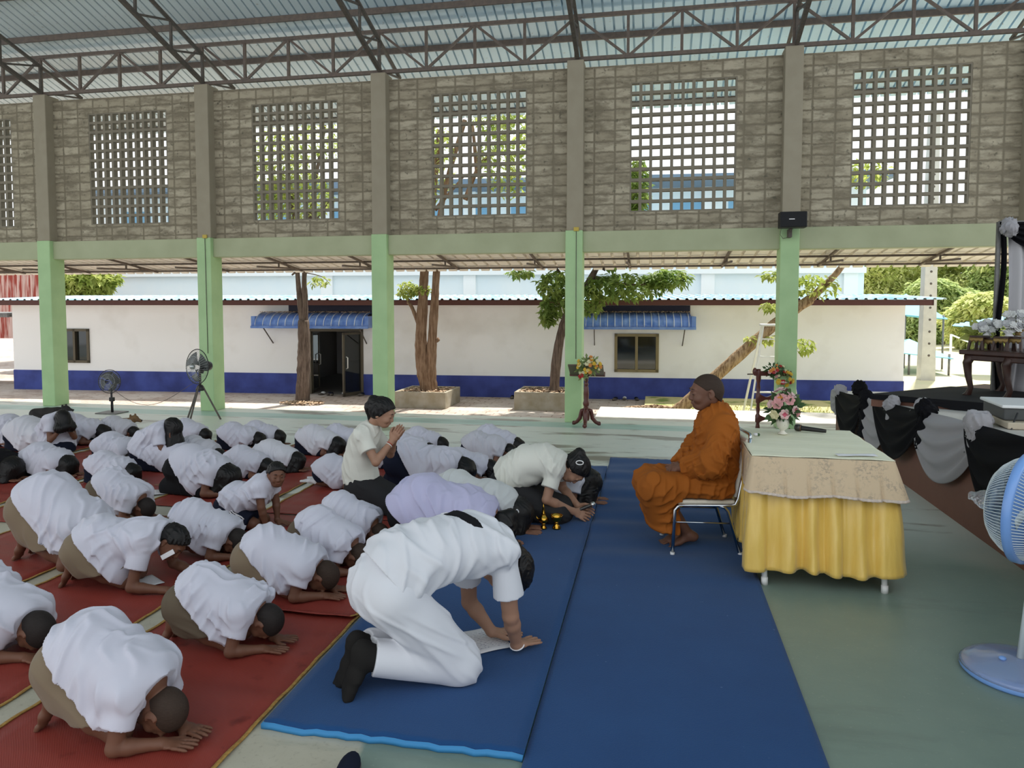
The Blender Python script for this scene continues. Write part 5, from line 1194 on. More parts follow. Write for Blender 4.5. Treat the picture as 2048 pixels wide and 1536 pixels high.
def spray(e, c, rx, rz, seed, cols, nf, ry=.1, r=.03, nl=90, lm=M_LEAFL, ls=.07):
    foliage_ball(e, c, rx, ry, rz, nl, ls, lm, seed); rr = random.Random(seed)
    for i in range(nf):
        a = rr.uniform(0, 6.28); d = rr.random()**.5; x = c[0]+math.cos(a)*rx*d; z = c[2]+math.sin(a)*rz*d; y = c[1]-ry*(1-.6*d*d)-.01; col = cols[i % len(cols)]
        bloom(e, (x, y, z), r*rr.uniform(.75, 1.2), (math.cos(a)*d, -1, .3+math.sin(a)*d), col, None, seed*7+i, 2)
spray(e, (.04, -.14, ht+.085), .185, .155, 11, ['yellow', 'cream', 'orange', 'yellow', 'cream'], 28, .09, .030, 170)
spray(e, (-.04, -.19, ht-.06), .05, .03, 12, ['red'], 4, .04, .024, 16)
# wooden two-post stand right of the monk
b_ = gz(1515, 858, 0); c_ = gz(1578, 858, 0); wd = (c_-b_).length; e = empty('wooden_stand', b_, math.atan2((c_-b_).y, (c_-b_).x), 'carved dark wood stand with red and yellow flowers behind the table', 'stand'); ht = gy(1515, 738, b_.y).z
for x in (0, wd):
    k = MB(); k.lathe([(.0, 0), (.035, 0), (.03, .05), (.022, .09), (.038, .11), (.038, .20), (.022, .23), (.03, .30), (.022, .38), (.036, .40), (.036, .52), (.022, .54), (.032, .62), (.022, .68), (.036, .74), (.036, ht-.04), (.028, ht)], (x, 0, 0), 14); k.build('post', M_MAH, e)
for z, h in ((.16, .07), (.46, .08)):
    k = MB(); k.grid(lambda u, v: (wd*u, -.016, z+(v-.5)*h*(1.0+.5*math.cos(u*12.566))), 30, 4, 0, False); o = k.build('rail', M_MAH, e); thick(o, .032)
k = MB(); k.bbox(-.06, wd+.06, -.03, .03, ht-.10, ht-.03, .008); k.ball((-.055, 0, ht-.04), (.035, .03, .06), 10, 8); k.ball((wd+.055, 0, ht-.04), (.035, .03, .06), 10, 8); k.build('top_rail', M_MAH, e)
k = MB(); k.bbox(-.07, wd+.07, -.02, .22, ht-.09, ht-.07, .004, M=Matrix.Rotation(R(-6), 4, 'X')); k.build('shelf', M_WOODD, e)
spray(e, (wd*.45, -.06, ht-.02), .17, .10, 21, ['red', 'orange', 'cream', 'pink'], 16, .08, .026, 110, M_LEAFD, .06)
spray(e, (wd*.75, -.08, ht-.13), .13, .10, 22, ['yellow', 'yellow', 'red', 'yellow'], 13, .08, .036, 60, M_LEAFL, .06)
# ------------------------------------------------------------------ stage, drapes and altar
t = NT('stage_riser'); n = t.noise(t.pos, 3, 5); n2 = t.noise(t.pos, 40, 3); t.bump(n2, .15, .004); M_RISER = t.out(t.mix(n, (.155, .068, .046), (.215, .10, .068)), .6, .35)
t = NT('stage_floor'); n = t.noise(t.pos, 2, 5); M_STG = t.out(t.mix(n, (.50, .48, .45), (.62, .60, .57)), .4, .4)
SX = 2.535
def ze(y): return .80+.057*(7.82-y)
sg = MB(); Y0, Y1 = 1.2, 10.9
sg.add([(SX, Y0, 0), (SX, Y1, 0), (SX, Y1, ze(Y1)-.012), (SX, Y0, ze(Y0)-.012), (8.6, Y0, 0), (8.6, Y1, 0), (8.6, Y1, ze(Y1)-.012), (8.6, Y0, ze(Y0)-.012)], [(0, 3, 2, 1), (0, 4, 7, 3), (1, 2, 6, 5), (4, 5, 6, 7), (0, 1, 5, 4)])
stg = empty('stage', (0, 0, 0), 0, 'brown-fronted stage hung with black and grey swags', 'stage')
sg.build('riser', M_RISER, stg)
k = MB(); k.add([(SX-.01, Y0, ze(Y0)-.012), (SX-.01, Y1, ze(Y1)-.012), (8.6, Y1, ze(Y1)-.012), (8.6, Y0, ze(Y0)-.012), (SX-.01, Y0, ze(Y0)), (SX-.01, Y1, ze(Y1)), (8.6, Y1, ze(Y1)), (8.6, Y0, ze(Y0))], [(0, 1, 2, 3), (7, 6, 5, 4), (0, 4, 5, 1), (1, 5, 6, 2), (3, 2, 6, 7), (0, 3, 7, 4)]); k.build('deck', M_STG, stg)
tA = gz(1742, 812, .72); tB = gz(1965, 834, .76); dA = (tB-tA).normalized(); tB2 = tB+dA*5; nb = Vector((-dA.y, dA.x, 0)); up_ = Vector((0, 0, .13)); k = MB()
vs = [tA, tB2, tB2+nb*2.2, tA+nb*2.2]; vs = vs+[v+up_ for v in vs]; k.add(vs, [(3, 2, 1, 0), (4, 5, 6, 7), (0, 1, 5, 4), (1, 2, 6, 5), (2, 3, 7, 6), (3, 0, 4, 7)]); k.build('upper_tier', M_RISER, stg)
k = MB(); wv_ = lambda u, v: tA+dA*(u*(tB2-tA).length)-nb*(.012+.02*v+.01*math.sin(u*60+v*5)*v)+Vector((0, 0, .137-v*(.055+.10*max(0, math.sin(u*9.0-1.0)))))
k.grid(wv_, 120, 8); o = k.build('black_valance', CL['black'], stg); thick(o, .006)
k = MB(); k.grid(lambda u, v: tA+dA*(u*(tB2-tA).length)+nb*(v*1.5-.012)+Vector((0, 0, .139+.004*math.sin(u*70)*math.sin(v*9))), 120, 8); o = k.build('tier_cloth', CL['charcoal'], stg)
M_SWB = cloth_mat('swag_black', (.007, .007, .009), .75); M_SWG = cloth_mat('swag_grey', (.36, .35, .37), .7); M_SWW = cloth_mat('drape_sheer_white', (.52, .51, .53), .75)
def swag(a, b, depth, m, lab, seed, bulge=.05, skew=.0, nf=3.6):
    """cloth hung between two points of the stage edge"""
    a = Vector(a); b = Vector(b); rr = random.Random(seed)
    def P(u, v):
        sg_ = math.sin(math.pi*min(1, max(0, u)))**.75; us = u+skew*v*math.sin(math.pi*u); p = a.lerp(b, us); drop = depth*(v*sg_*.92+.10*v)
        f = math.sin(v*nf*6.283+2.2*math.sin(u*3.1+seed))*sg_
        return (p.x-(.042 if m is M_SWB else .015)-bulge*math.sin(math.pi*v*.85)*(.4+.6*sg_)-.020*f-.012*v, p.y+.01*f, p.z+.004-drop)
    k = MB(); k.grid(P, 40, 70); o = k.build('swag', m); thick(o, .005); return tag(o, lab, 'swag', None)
def eg(px):
    """point of the stage edge seen at image column px"""
    d = Vector(_ray(px, 700)); y = d.y/d.x*SX; return Vector((SX-.012, y, ze(y)+.012))
swag(eg(1686), eg(1742), .60, M_SWB, 'narrow black swag at the far end of the stage front', 1, .06)
swag(eg(1728), eg(1802), .58, M_SWG, 'grey swag at the far end of the stage, left of the black one', 2, .05)
swag(eg(1764), eg(1868), .55, M_SWB, 'wide black swag in the middle of the stage front', 3, .06)
swag(eg(1835), eg(1985), .58, M_SWG, 'wide grey swag hanging lowest above the brown stage front', 4, .06)
swag(eg(1958), eg(2150), .66, M_SWB, 'black swag at the right edge above the blue fan', 5, .07)
swag(eg(1672), eg(1690), .34, M_SWG, 'thin grey tail hanging at the far corner of the stage', 6, .04)
def rosette(c, r, m, lab, seed, tail=0.0, flat=1.0):
    S = Solid((-r*1.5, -r*1.5, -r*1.4-tail), (r*1.5, r*1.5, r*1.5), r/13); rr = np.random.RandomState(seed); S.ell(A3(0, 0, 0), A3(r*.62, r*.7*flat, r*.62))
    for i in range(16):
        d = nrm(rr.normal(0, 1, 3)); S.ell(d*r*.62*A3(.9, flat, 1), A3(.34, .34, .2)*r, np.linalg.qr(np.stack([d, rr.normal(0, 1, 3), rr.normal(0, 1, 3)]).T)[0].T[[1, 2, 0]], r*.06)
    if tail: S.seg(A3(0, 0, -r*.3), A3(-.02, .02, -tail), r*.42, r*.36, r*.2, (0, 1, 0), 1.7, flat=1)
    S.folds(r*.11, [(1, 0, .3), (0, 1, .5), (.5, .5, 0)], seed, r*.32)
    o = link('rosette', S.mesh('rosette'), None, m); o.location = c; return tag(o, lab, 'rosette')
rosette(eg(1688)+Vector((-.02, 0, .0)), .115, M_SWG, 'grey gathered rosette at the far corner of the stage', 1)
rosette(eg(1716)+Vector((.05, 0, .07)), .13, M_SWB, 'black rosette standing just above the far end of the stage', 2)
rosette(eg(1742)+Vector((-.03, 0, .0)), .115, M_SWB, 'black rosette with a long black tail near the far end of the stage', 3, .48)
rosette(eg(1796)+Vector((-.03, 0, .0)), .11, M_SWG, 'grey ruffled rosette with a short tail between two black swags', 4, .22)
rosette(eg(1862)+Vector((-.02, 0, .03)), .12, M_SWB, 'large black rosette with a tail on the middle of the stage edge', 5, .36)
rosette(eg(1972)+Vector((-.03, 0, .03)), .125, M_SWG, 'large grey ruffled rosette nearest the blue fan', 6, .26)
rosette(tA+dA*.62-nb*.05+Vector((0, 0, .06)), .10, M_SWG, 'small grey rosette on the upper step of the stage', 7)
# equipment case at the right edge of the stage
c = gz(2075, 862, ze(6.2)); e = empty('equipment_case', (c.x+.12, c.y+.28, ze(c.y)+.004), R(-6), 'dark equipment case with a white top on the right end of the stage', 'case')
k = MB(); k.bbox(-.30, .5, -.25, .25, .055, .15, .012); k.build('body', mat('case_grey', (.07, .075, .075), .5), e); k = MB(); k.bbox(-.32, .52, -.27, .27, .15, .175, .008); k.build('lid', mat('case_white', (.76, .78, .78), .35), e)
k = MB(); k.bbox(-.30, .6, -.34, .3, .0, .052, .008); k.build('board', mat('board_cream', (.52, .45, .34), .6), e)
k = MB(); k.tube([(-.22, -.28, .12), (-.27, -.33, .02), (-.29, -.36, -.05), (-.27, -.42, -.2), (-.1, -.5, -.34), (.2, -.5, -.3)], .007, 6); k.build('cable', M_FANB, e)
# altar table with small stands and white flowers
TIER = tA.z+.143; DE = math.atan2(dA.y, dA.x)
aY = 8.5; a0 = gy(1942, 700, aY); ad = Vector((math.cos(DE), math.sin(DE), 0)); an_ = Vector((-ad.y, ad.x, 0))
def onalt(px, py, back=0.0):
    c = Vector((0, 0, CAMH)); d = Vector(_ray(px, py)); return c+d*((a0+an_*back-c).dot(an_)/d.dot(an_))
a1 = onalt(2021, 703); ht = a0.z-TIER
e = empty('altar_table', (a0.x, a0.y, TIER), DE, 'low dark carved altar table with curved legs on the stage', 'table'); tw = (a1-a0).to_2d().length
k = MB(); k.bbox(-.10, tw*2+.1, -.05, .75, ht-.05, ht, .01); k.bbox(-.06, tw*2+.06, -.03, .70, ht-.11, ht-.05, .01); k.build('tabletop', M_ALT, e)
for x in (0, tw, tw*2):
    for y in (0, .62):
        k = MB(); k.tube([(x, y, ht-.06), (x-.035, y, ht*.72), (x-.02, y, ht*.45), (x+.01, y, ht*.2), (x-.015, y, .03), (x-.04, y, .0)], [.05, .045, .034, .026, .032, .04], 10); k.build('leg', M_ALT, e)
M_GILT = mat('gilt_carving', (.30, .20, .07), .4, metal=.5)
for i, px in enumerate((1959, 1983, 2008, 2034)):
    p = onalt(px, 700, .17+.05*(i % 2)); s_ = .07; hh = (.15, .13, .15, .15)[i]; g_ = empty('altar_stand', (p.x, p.y, TIER+ht), DE, ['small dark altar stand at the left end of the altar table', 'second small altar stand, under the left bowl of white flowers', 'third small altar stand with gilt carving, from the left', 'small altar stand nearest the curtain'][i], 'stand', 'small stands on the altar table')
    k = MB(); k.bbox(-s_, s_, -s_, s_, hh-.02, hh, .004); k.build('top_board', M_ALT, g_)
    for x in (-1, 1):
        for y in (-1, 1): k = MB(); k.bar((x*(s_-.01), y*(s_-.01), hh-.02), (x*(s_+.006), y*(s_+.006), 0), .022); k.build('leg', M_ALT, g_)
    k = MB(); k.grid(lambda u, v: (-s_+2*s_*u, -s_-.003, hh-.02-v*(.03+.022*abs(math.sin(u*9.4)))), 24, 3); o = k.build('apron', M_GILT, g_); thick(o, .004)
for i, (px, py, w_, lab) in enumerate(((1974, 668, .12, 'left bowl of pale white flowers on the altar stands'), (2018, 672, .16, 'right bowl of white flowers on the altar stands'), (2035, 640, .17, 'upper basket of white flowers beside the curtain'))):
    p = onalt(px, py, .17+.2*(i == 2)); zb_ = TIER+ht+.155 if i < 2 else TIER+ht+.155; f = empty('flower_bowl', (p.x, p.y, zb_), 0, lab, 'flowers', 'white flowers on the altar')
    hh = max(.05, p.z-zb_-.02); k = MB(); k.lathe([(0, 0), (.045, 0), (.03, .02), (.06, .05), (.075, max(.06, hh)), (0, max(.06, hh))], n=16); k.build('bowl', M_PAPER if i < 2 else M_GILT, f)
    rr = random.Random(i+70)
    for j in range(16):
        a = rr.uniform(0, 6.28); d = rr.random()**.5; bloom(f, (math.cos(a)*w_*d, -.06*(1-d)+rr.uniform(-.05, .05), hh+.03+math.sin(a)*.05*d+.02), .045, (math.cos(a)*d, -.8, .6), 'white' if j % 3 else 'grey', None, i*50+j, 2)
    foliage_ball(f, (0, 0, hh+.02), w_*.8, .06, .05, 30, .05, M_LEAFL, i)
p = onalt(1958, 682, .5); f = empty('potted_fern', (p.x, p.y, TIER+ht), 0, 'yellow-green feathery plant behind the left altar stand', 'plant'); k = MB(); k.lathe([(0, 0), (.05, 0), (.065, .10), (0, .10)], n=14); k.build('pot', M_PAPER, f); foliage_ball(f, (0, 0, .15), .07, .07, .09, 90, .13, LF_Y, 5, 'foliage')
# curtain at the right edge
cx0 = gy(2004, 560, 8.95).x; cz1 = gy(2004, 452, 8.95).z; e = empty('stage_curtain', (cx0, 8.95, TIER), 0, 'white sheer curtain with a black swag on the stage at the right edge', 'curtain'); ch_ = cz1-TIER
k = MB(); k.grid(lambda u, v: (.02+.075*v*(1-v)*2+1.6*u, -.04+.035*math.sin(u*70+v*2.5*math.sin(u*9)), ch_*(1-v)), 160, 24); o = k.build('sheer_panel', M_SWW, e); thick(o, .004)
k = MB(); k.grid(lambda u, v: (-.03+.05*u+.02*math.sin(v*7), .01+.02*math.sin(u*6), ch_*(1-v)), 8, 24); o = k.build('black_edge', M_SWB, e); thick(o, .006)
k = MB(); k.grid(lambda u, v: (1.6*u, -.09-.04*math.sin(v*3)-.018*math.sin(v*26+u*8), ch_+.03-v*.30*math.sin(math.pi*min(1, u*1.9+.08))**.6-.02*v), 60, 40); o = k.build('black_swag', M_SWB, e); thick(o, .005)
k = MB(); k.bar((-.03, .05, 0), (-.03, .05, ch_+.05), .04); k.bar((-.03, .05, ch_+.04), (1.7, .05, ch_+.04), .04); k.build('frame', M_STEELG, e)
rosette(Vector((cx0+.01, 8.84, TIER+ch_-.03)), .12, M_SWG, 'grey rosette at the top corner of the white curtain', 9)
# ------------------------------------------------------------------ dogs
def dog(lab, loc, rz, col, s=1.0, head_up=.12):
    e = empty('dog', loc, rz, lab, 'dog'); S = Solid((-.42, -.2, 0), (.42, .2, .34), .009)
    S.chain([A3(-.24, 0, .085), A3(-.05, .0, .10), A3(.12, .0, .10)], [.085, .082, .095], .03, (0, 1, 0), 1.15); S.seg(A3(.14, 0, .12), A3(.23, .02, head_up), .065, .05, .03)
    S.ell(A3(.25, .03, head_up+.02), A3(.062, .052, .05)); S.seg(A3(.28, .03, head_up+.01), A3(.355, .035, head_up-.012), .032, .022, .02)
    for q in (-1, 1):
        S.ell(A3(.225, .03+q*.045, head_up+.055), A3(.018, .014, .035), None, .01); S.seg(A3(.12, q*.07, .05), A3(.26, q*.075, .02), .026, .02, .02); S.seg(A3(-.2, q*.08, .07), A3(-.06, q*.11, .035), .05, .026, .03); S.seg(A3(-.06, q*.11, .03), A3(-.16, q*.12, .018), .022, .018, .02)
    S.chain([A3(-.30, 0, .06), A3(-.37, .04, .025), A3(-.41, .10, .02)], [.022, .016, .010], .02); S.cut((0, 0, .003), (0, 0, -1))
    me = S.mesh('body'); me.transform(Matrix.Scale(s, 4)); link('body', me, e, col); k = MB(); k.ball(Vector((.372, .035, head_up-.004))*s, .012*s, 8, 6); k.build('nose', M_EYE, e); return e
dog('black dog lying behind the pupil at the far left', gz(100, 838, 0), R(8), mat('fur_black', (.018, .016, .016), .8, bump=(60, .5, .01)), 1.0, .15)
dog('tan dog raising its head behind the kneeling pupils', gz(238, 862, 0), R(-4), mat('fur_tan', (.22, .13, .06), .8, noise=(10, (.12, .07, .035), .8), bump=(60, .5, .01)), 1.0, .17)
# ------------------------------------------------------------------ everyone in the hall
def put(p, loc, rz, label, group='pupils bowing on the red mats', sc=None):
    p.location = loc; p.rotation_euler = (0, 0, rz); tag(p, label, 'person', group)
    if sc: p.scale = (sc, sc, sc)
    return p
def at_head(px, py, s, hx, hz, rz, zf=.009):
    """floor point of a figure whose head centre is seen at px,py"""
    h = gz(px, py, hz*s+zf); return Vector((h.x-math.cos(rz)*hx*s, h.y-math.sin(rz)*hx*s, zf))
def low(**k):   # sitting on the heels, chest on the thighs
    d = dict(hip=(-.275, .205), mid=(-.13, .30), chest=(.02, .275), sh=(.10, .205), head=(.195, .125), sr=(.105, .108, .108, .088), elbow=(.07, .17), wrist=(.22, .07)); d.update(k); return prostrate(**d)
def extra(root, name, S, m, s): me = S.mesh(name); me.transform(Matrix.Scale(s, 4)); return link(name, me, root, m)
def eyes(root, J, g, s, closed=True, brow=True):
    F, L, U = head_frame(J['U'], J['F']); hs = g.get('hs', .95); P = lambda f, l, u: (J['head']+(F*f+L*l+U*u)*hs)*s
    for q in (-1, 1):
        k = MB()
        if closed: k.tube([P(.089, q*.020, -.006), P(.0945, q*.031, -.009), P(.089, q*.043, -.006)], [.0012*s, .0022*s, .0012*s], 6); k.build('eyelash', M_EYE, root)
        else: k.ball(P(.085, q*.031, -.001), .0115*s*hs, 10, 8); e = k.build('eye', M_EYEW, root); k = MB(); k.ball(P(.0955, q*.031, -.001), .0052*s, 8, 6); k.build('iris', M_EYE, e)
        if brow: k = MB(); k.tube([P(.094, q*.014, .021), P(.095, q*.03, .027), P(.083, q*.046, .023)], [.002*s, .0034*s, .0014*s], 6); k.build('eyebrow', HAIR['black'], root)
    k = MB(); k.tube([P(.094, -.018, -.0635), P(.1005, 0, -.0625), P(.094, .018, -.0635)], [.001*s, .003*s, .001*s], 6); k.build('lips', M_LIP, root)

# --- models shared by pupils too far away to tell apart in detail
g0 = dict(s=1.0, h=.0115, bh=.8, skin='dark', shirt='white', bottom='skirt', bcol='navy', hair='drape', fine=False, fold=.011, shirt_off=.018)
def hemlow(dx=-.05): return ((-.345+dx*.6, 0, .235), (-.62, 0, -.78))
VAR = {'a': make_person(low(hem=hemlow()), dict(g0, seed=11)), 'b': make_person(low(hem=hemlow(.02), head=(.20, .13), elbow=(.04, .2)), dict(g0, seed=23, hair='tuck')),
       'c': make_person(low(hem=hemlow(.01), mid=(-.13, .315), U=(1, .15, -.35)), dict(g0, seed=37, shirt='white_b', drape_w=1.15)),
       'd': make_person(low(hem=hemlow(-.01), chest=(.02, .295), head=(.21, .12)), dict(g0, seed=51, shirt='grey_white', hair='thick', bottom='shorts')),
       'e': make_person(low(hem=hemlow(), sw=.15, sr=(.115, .12, .115, .09)), dict(g0, seed=64, drape_w=.9, skin='mid'))}
USED = set()
FAR = [(72, 872, 1.0, 'a', 'bowed pupil in white cut by the left edge, near the black dog'),
  (104, 882, 1.05, 'c', 'bowed girl with glossy black hair just below the sleeping black dog'),
  (203, 868, .95, 'b', 'bowed girl in white below the black pedestal fan'),
  (264, 866, .80, 'd', 'small bowed pupil directly in front of the tan dog'),
  (409, 872, .76, 'e', 'bowed pupil in white behind the taller girl hiding her face'),
  (515, 882, .85, 'b', 'bowed pupil with forearms stretched out, right of the tripod fan'),
  (557, 876, .80, 'a', 'bowed long-haired pupil in the furthest row, right of the tripod fan'),
  (271, 907, .86, 'a', 'bowed girl in white below the pupil in front of the tan dog'),
  (433, 913, .82, 'd', 'bowed pupil right above the girl in the long black skirt'),
  (384, 921, .90, 'e', 'bowed pupil in white half hidden behind the girl in the black skirt'),
  (593, 923, .83, 'c', 'bowed pupil with round dark hair beside the empty part of the red mat'),
  (135, 932, .87, 'a', 'bowed girl with black hair to the floor, beside the child in dark clothes'),
  (262, 947, .80, 'b', 'bowed pupil half hidden behind the crop-haired boy in khaki in the third row'),
  (532, 936, .78, 'e', 'bowed pupil whose hair shows behind the boy with the raised head'),
  (674, 892, .88, 'c', 'bowed girl in white left of the praying teacher, arms out on the mat'),
  (722, 885, .80, 'e', 'bowed pupil hidden mostly behind the back of the praying teacher'),
  (804, 915, .88, 'c', 'bowed girl with long dark hair just beyond the praying hands of the teacher'),
  (857, 904, .80, 'b', 'bowed pupil in the second last row right of the praying teacher'),
  (882, 891, .80, 'a', 'bowed pupil in the furthest row right of the praying teacher'),
  (979, 940, .82, 'b', 'bowed pupil with a pale hair band left of the teacher holding a microphone'),
  (1014, 905, .90, 'd', 'bowed pupil in the furthest row, left of the teacher holding a microphone'),
  (1033, 895, .90, 'e', 'bowed pupil furthest back beyond the teacher holding a microphone')]
for i, (px, py, s, v, lab) in enumerate(FAR):
    p = VAR[v] if v not in USED else copy_tree(VAR[v]); USED.add(v)
    rz = R(random.Random(i).uniform(-7, 7)); put(p, at_head(px, py, s, .195, .125, rz), rz, lab, sc=s)
# --- nearer pupils, each with a pose of its own
def boy(px, py, s, J, g, lab, rz=0.0, **kw):
    
    for q, s_ in (('l', 1), ('r', -1)): J['a'+q] = A3(-.36, s_*.058, .135); J['Fd_'+q] = A3(-.30, 0, -1); J['Fn_'+q] = A3(-1, 0, .3)
    p = make_person(J, dict(dict(s=s, feet=1.0, skin='dark', shirt='white', bottom='shorts', bcol='khaki', hair='stub', fold=.012), **g)); h = J['head']
    put(p, at_head(px, py, s, h[0], h[2], rz), rz, lab); return p
boy(330, 1423, .96, prostrate(head=(.165, .125), wrist=(.20, .065), hd=(1, .12, 0)), dict(h=.0062, bh=.72, seed=3, shirt_off=.02), 'boy in khaki shorts with shaved head, nearest the camera at the lower left', R(-2))
boy(533, 1243, .90, prostrate(hip=(-.28, .29), mid=(-.14, .375), chest=(.0, .33), sh=(.09, .26), head=(.19, .155)), dict(h=.0068, bh=.75, seed=8, bcol='khaki_dk', hair='crop'), 'boy in dark khaki shorts with cropped hair, behind the nearest boy', R(4))
boy(648, 1153, .96, low(hip=(-.28, .26), mid=(-.14, .335), chest=(.0, .30), sh=(.10, .225), head=(.20, .125)), dict(h=.0072, bh=.75, seed=13), 'shaved boy in khaki bowed behind the feet of the man in white', R(2))
boy(716, 1113, .88, prostrate(hip=(-.28, .30), mid=(-.15, .38), chest=(.0, .33), sh=(.08, .26), head=(.175, .125)), dict(h=.008, seed=19, bcol='khaki_dk'), 'shaved boy in dark khaki bowed just behind the raised hips of the man in white', R(-9))
boy(756, 1070, .86, prostrate(hip=(-.28, .29), mid=(-.15, .37), chest=(.0, .33), sh=(.08, .26), head=(.175, .125)), dict(h=.0085, seed=27, bcol='khaki_dk'), 'bowed boy whose face is tucked behind the woman in the lavender shirt', R(-8))
boy(73, 1262, .98, low(hip=(-.28, .24), mid=(-.14, .33), head=(.215, .13), wrist=(.22, .08)), dict(h=.0072, seed=31, hair='crop'), 'crop-haired boy cut by the left edge, left of the nearest boy', R(-6))
boy(472, 1083, .90, low(hip=(-.28, .25), mid=(-.14, .33), chest=(.0, .30), sh=(.10, .22), head=(.195, .125)), dict(h=.008, seed=36, hair='crop', bcol='khaki_dk'), 'crop-haired boy bowed in front of the boy who has raised his head', R(-2))
boy(290, 1017, .88, prostrate(hip=(-.29, .31), mid=(-.16, .38), chest=(.0, .33), sh=(.08, .255), head=(.17, .12)), dict(h=.0085, seed=41, hair='crop', bcol='khaki_dk'), 'crop-haired boy in khaki bowed left of the girl in a long black skirt', R(-4))
boy(196, 1092, 1.10, prostrate(hip=(-.31, .37), mid=(-.17, .44), chest=(.0, .36), sh=(.07, .26), head=(.15, .12), sr=(.12, .125, .115, .09)), dict(h=.008, seed=44, hair='crop', thin=1.1), 'large boy with rounded back in khaki shorts at the left edge', R(-3))
# boy with a strip of paper on his cheek
J = prostrate(hip=(-.29, .27), mid=(-.13, .37), chest=(.04, .38), sh=(.15, .35), head=(.285, .29), U=(.80, .05, .62), F=(.55, -.25, -.80), elbow=(.14, .19), wrist=(.34, .12)); J['neck'] = A3(.195, 0, .36)
J['er'] = A3(.10, -.19, .05); J['wr'] = A3(.31, -.17, .025); J['el'] = A3(.20, .17, .08); J['wl'] = A3(.40, .13, .025)
p = boy(346, 1083, .98, J, dict(h=.007, bh=.75, seed=55, hair='short'), 'boy with neat black hair and a strip of white paper against his cheek', R(10))
F, L, U = head_frame(J['U'], J['F']); c = (J['head']+(F*.07-L*.062-U*.045)*.95)*.98; k = MB(); e1 = nrm(A3(.86, .10, .46)); e3 = nrm(A3(.25, -.95, .25)); e3 = nrm(e3-e1*(e1@e3)); Mx = Matrix(np.stack([e1, np.cross(e3, e1), e3], 1).tolist()).to_4x4(); Mx.translation = Vector(c); k.bbox(-.045, .045, -.016, .016, -.003, .003, .002, M=Mx); k.build('paper_strip', M_PAPER, p)
eyes(p, J, dict(), .98)
# girl in the long black skirt
g = dict(s=1.06, h=.009, skin='dark', shirt='white', bottom='skirt', bcol='black', hair='drape', fold=.012, seed=61, skirt_len=1.05)
J = low(hip=(-.28, .25), mid=(-.14, .345), chest=(.0, .32), sh=(.09, .245), head=(.19, .15), hem=((-.29, 0, .34), (-.8, 0, -.6))); p = make_person(J, g)
put(p, at_head(455, 957, 1.06, .19, .15, R(-4)), R(-4), 'girl with long black hair and long black skirt bowing in the middle of the rows')
# girl before the praying teacher (navy skirt), lavender woman, pale woman
g = dict(s=1.15, h=.009, skin='dark', shirt='white', bottom='skirt', bcol='navy', hair='tuck', fold=.013, seed=66)
J = low(hip=(-.30, .24), mid=(-.13, .325), chest=(.05, .31), sh=(.15, .25), head=(.25, .15), hem=((-.27, 0, .34), (-.85, 0, -.5))); p = make_person(J, g)
put(p, at_head(925, 944, 1.15, .25, .15, R(4)), R(4), 'bowed girl in a navy skirt between the praying teacher and the teacher with the microphone')
g = dict(s=1.22, h=.008, skin='mid', shirt='lavender', bottom='skirt', bcol='black', hair='bun', fold=.010, seed=71, hs=.88)
J = low(hip=(-.32, .24), mid=(-.16, .33), chest=(.02, .315), sh=(.13, .24), head=(.235, .13), sr=(.125, .128, .118, .09), U=(1, -.1, -.2), F=(.2, -.25, -1), hem=((-.39, 0, .25), (-.62, 0, -.78))); p = make_person(J, g)
put(p, at_head(1000, 1057, 1.22, .235, .13, R(4)), R(4), 'woman in a lavender shirt bowing behind the man in white', 'adults bowing on the blue carpet')
g = dict(s=1.14, h=.008, skin='mid', shirt='pale', bottom='skirt', bcol='black', hair='drape', fold=.008, seed=76, hs=.9)
J = low(hip=(-.31, .22), mid=(-.15, .31), chest=(.03, .30), sh=(.13, .225), head=(.225, .125), sr=(.12, .122, .115, .09), wrist=(.25, .06), hem=((-.38, 0, .24), (-.62, 0, -.78))); p = make_person(J, g)
put(p, at_head(1035, 1030, 1.14, .225, .125, R(3)), R(3), 'woman in a pale grey blouse with a silver hair clip beside the golden bowl', 'adults bowing on the blue carpet')
k = MB(); c = Vector(A3(.235, -.105, .17)*1.14); k.tube([c+Vector((.012*math.sin(a*.3)*1.2, -.004, .028*math.cos(a*.3))) for a in range(21)], .006, 6, closed=True); k.build('hair_clip', M_PAPER, p)
# girl with long hair beside the teacher with the microphone
g = dict(s=1.02, h=.009, skin='mid', shirt='white_b', bottom='skirt', bcol='navy', hair='drape', fold=.010, seed=81, drape_w=1.35)
J = low(head=(.20, .18), sh=(.09, .25), chest=(.0, .31), mid=(-.14, .32), hip=(-.29, .23)); p = make_person(J, g)
put(p, at_head(1178, 966, 1.02, .20, .18, R(0)), R(0), 'girl with long loose black hair beyond the teacher who holds a microphone', 'adults bowing on the blue carpet')
# child in dark clothes at the left edge, and pupil in white socks
g = dict(s=1.0, h=.010, skin='dark', shirt='black', bottom='skirt', bcol='black', hair='drape', fold=.01, seed=86, drape_w=1.2); J = low(); p = make_person(J, g)
put(p, at_head(22, 938, 1.0, .195, .125, 0), 0, 'long-haired child in dark clothes cut by the left edge')
g = dict(s=.82, h=.010, skin='dark', shirt='white', bottom='shorts', bcol='navy', hair='drape', fold=.011, seed=91); J = low(hem=hemlow()); p = make_person(J, g)
put(p, at_head(722, 955, .82, .195, .125, 0), 0, 'bowed pupil in white socks just left of the praying teacher')
for q in (-1, 1):
    S = Solid((-.62, q*.06-.08, 0), (-.30, q*.06+.08, .16), .010); add_foot(S, A3(-.37, q*.06, .052), A3(-1, 0, -.12), A3(-.1, 0, 1), 1.02, -q); S.f -= .004; S.cut((0, 0, .004), (0, 0, -1)); extra(p, 'sock', S, CL['sock_w'], .82)
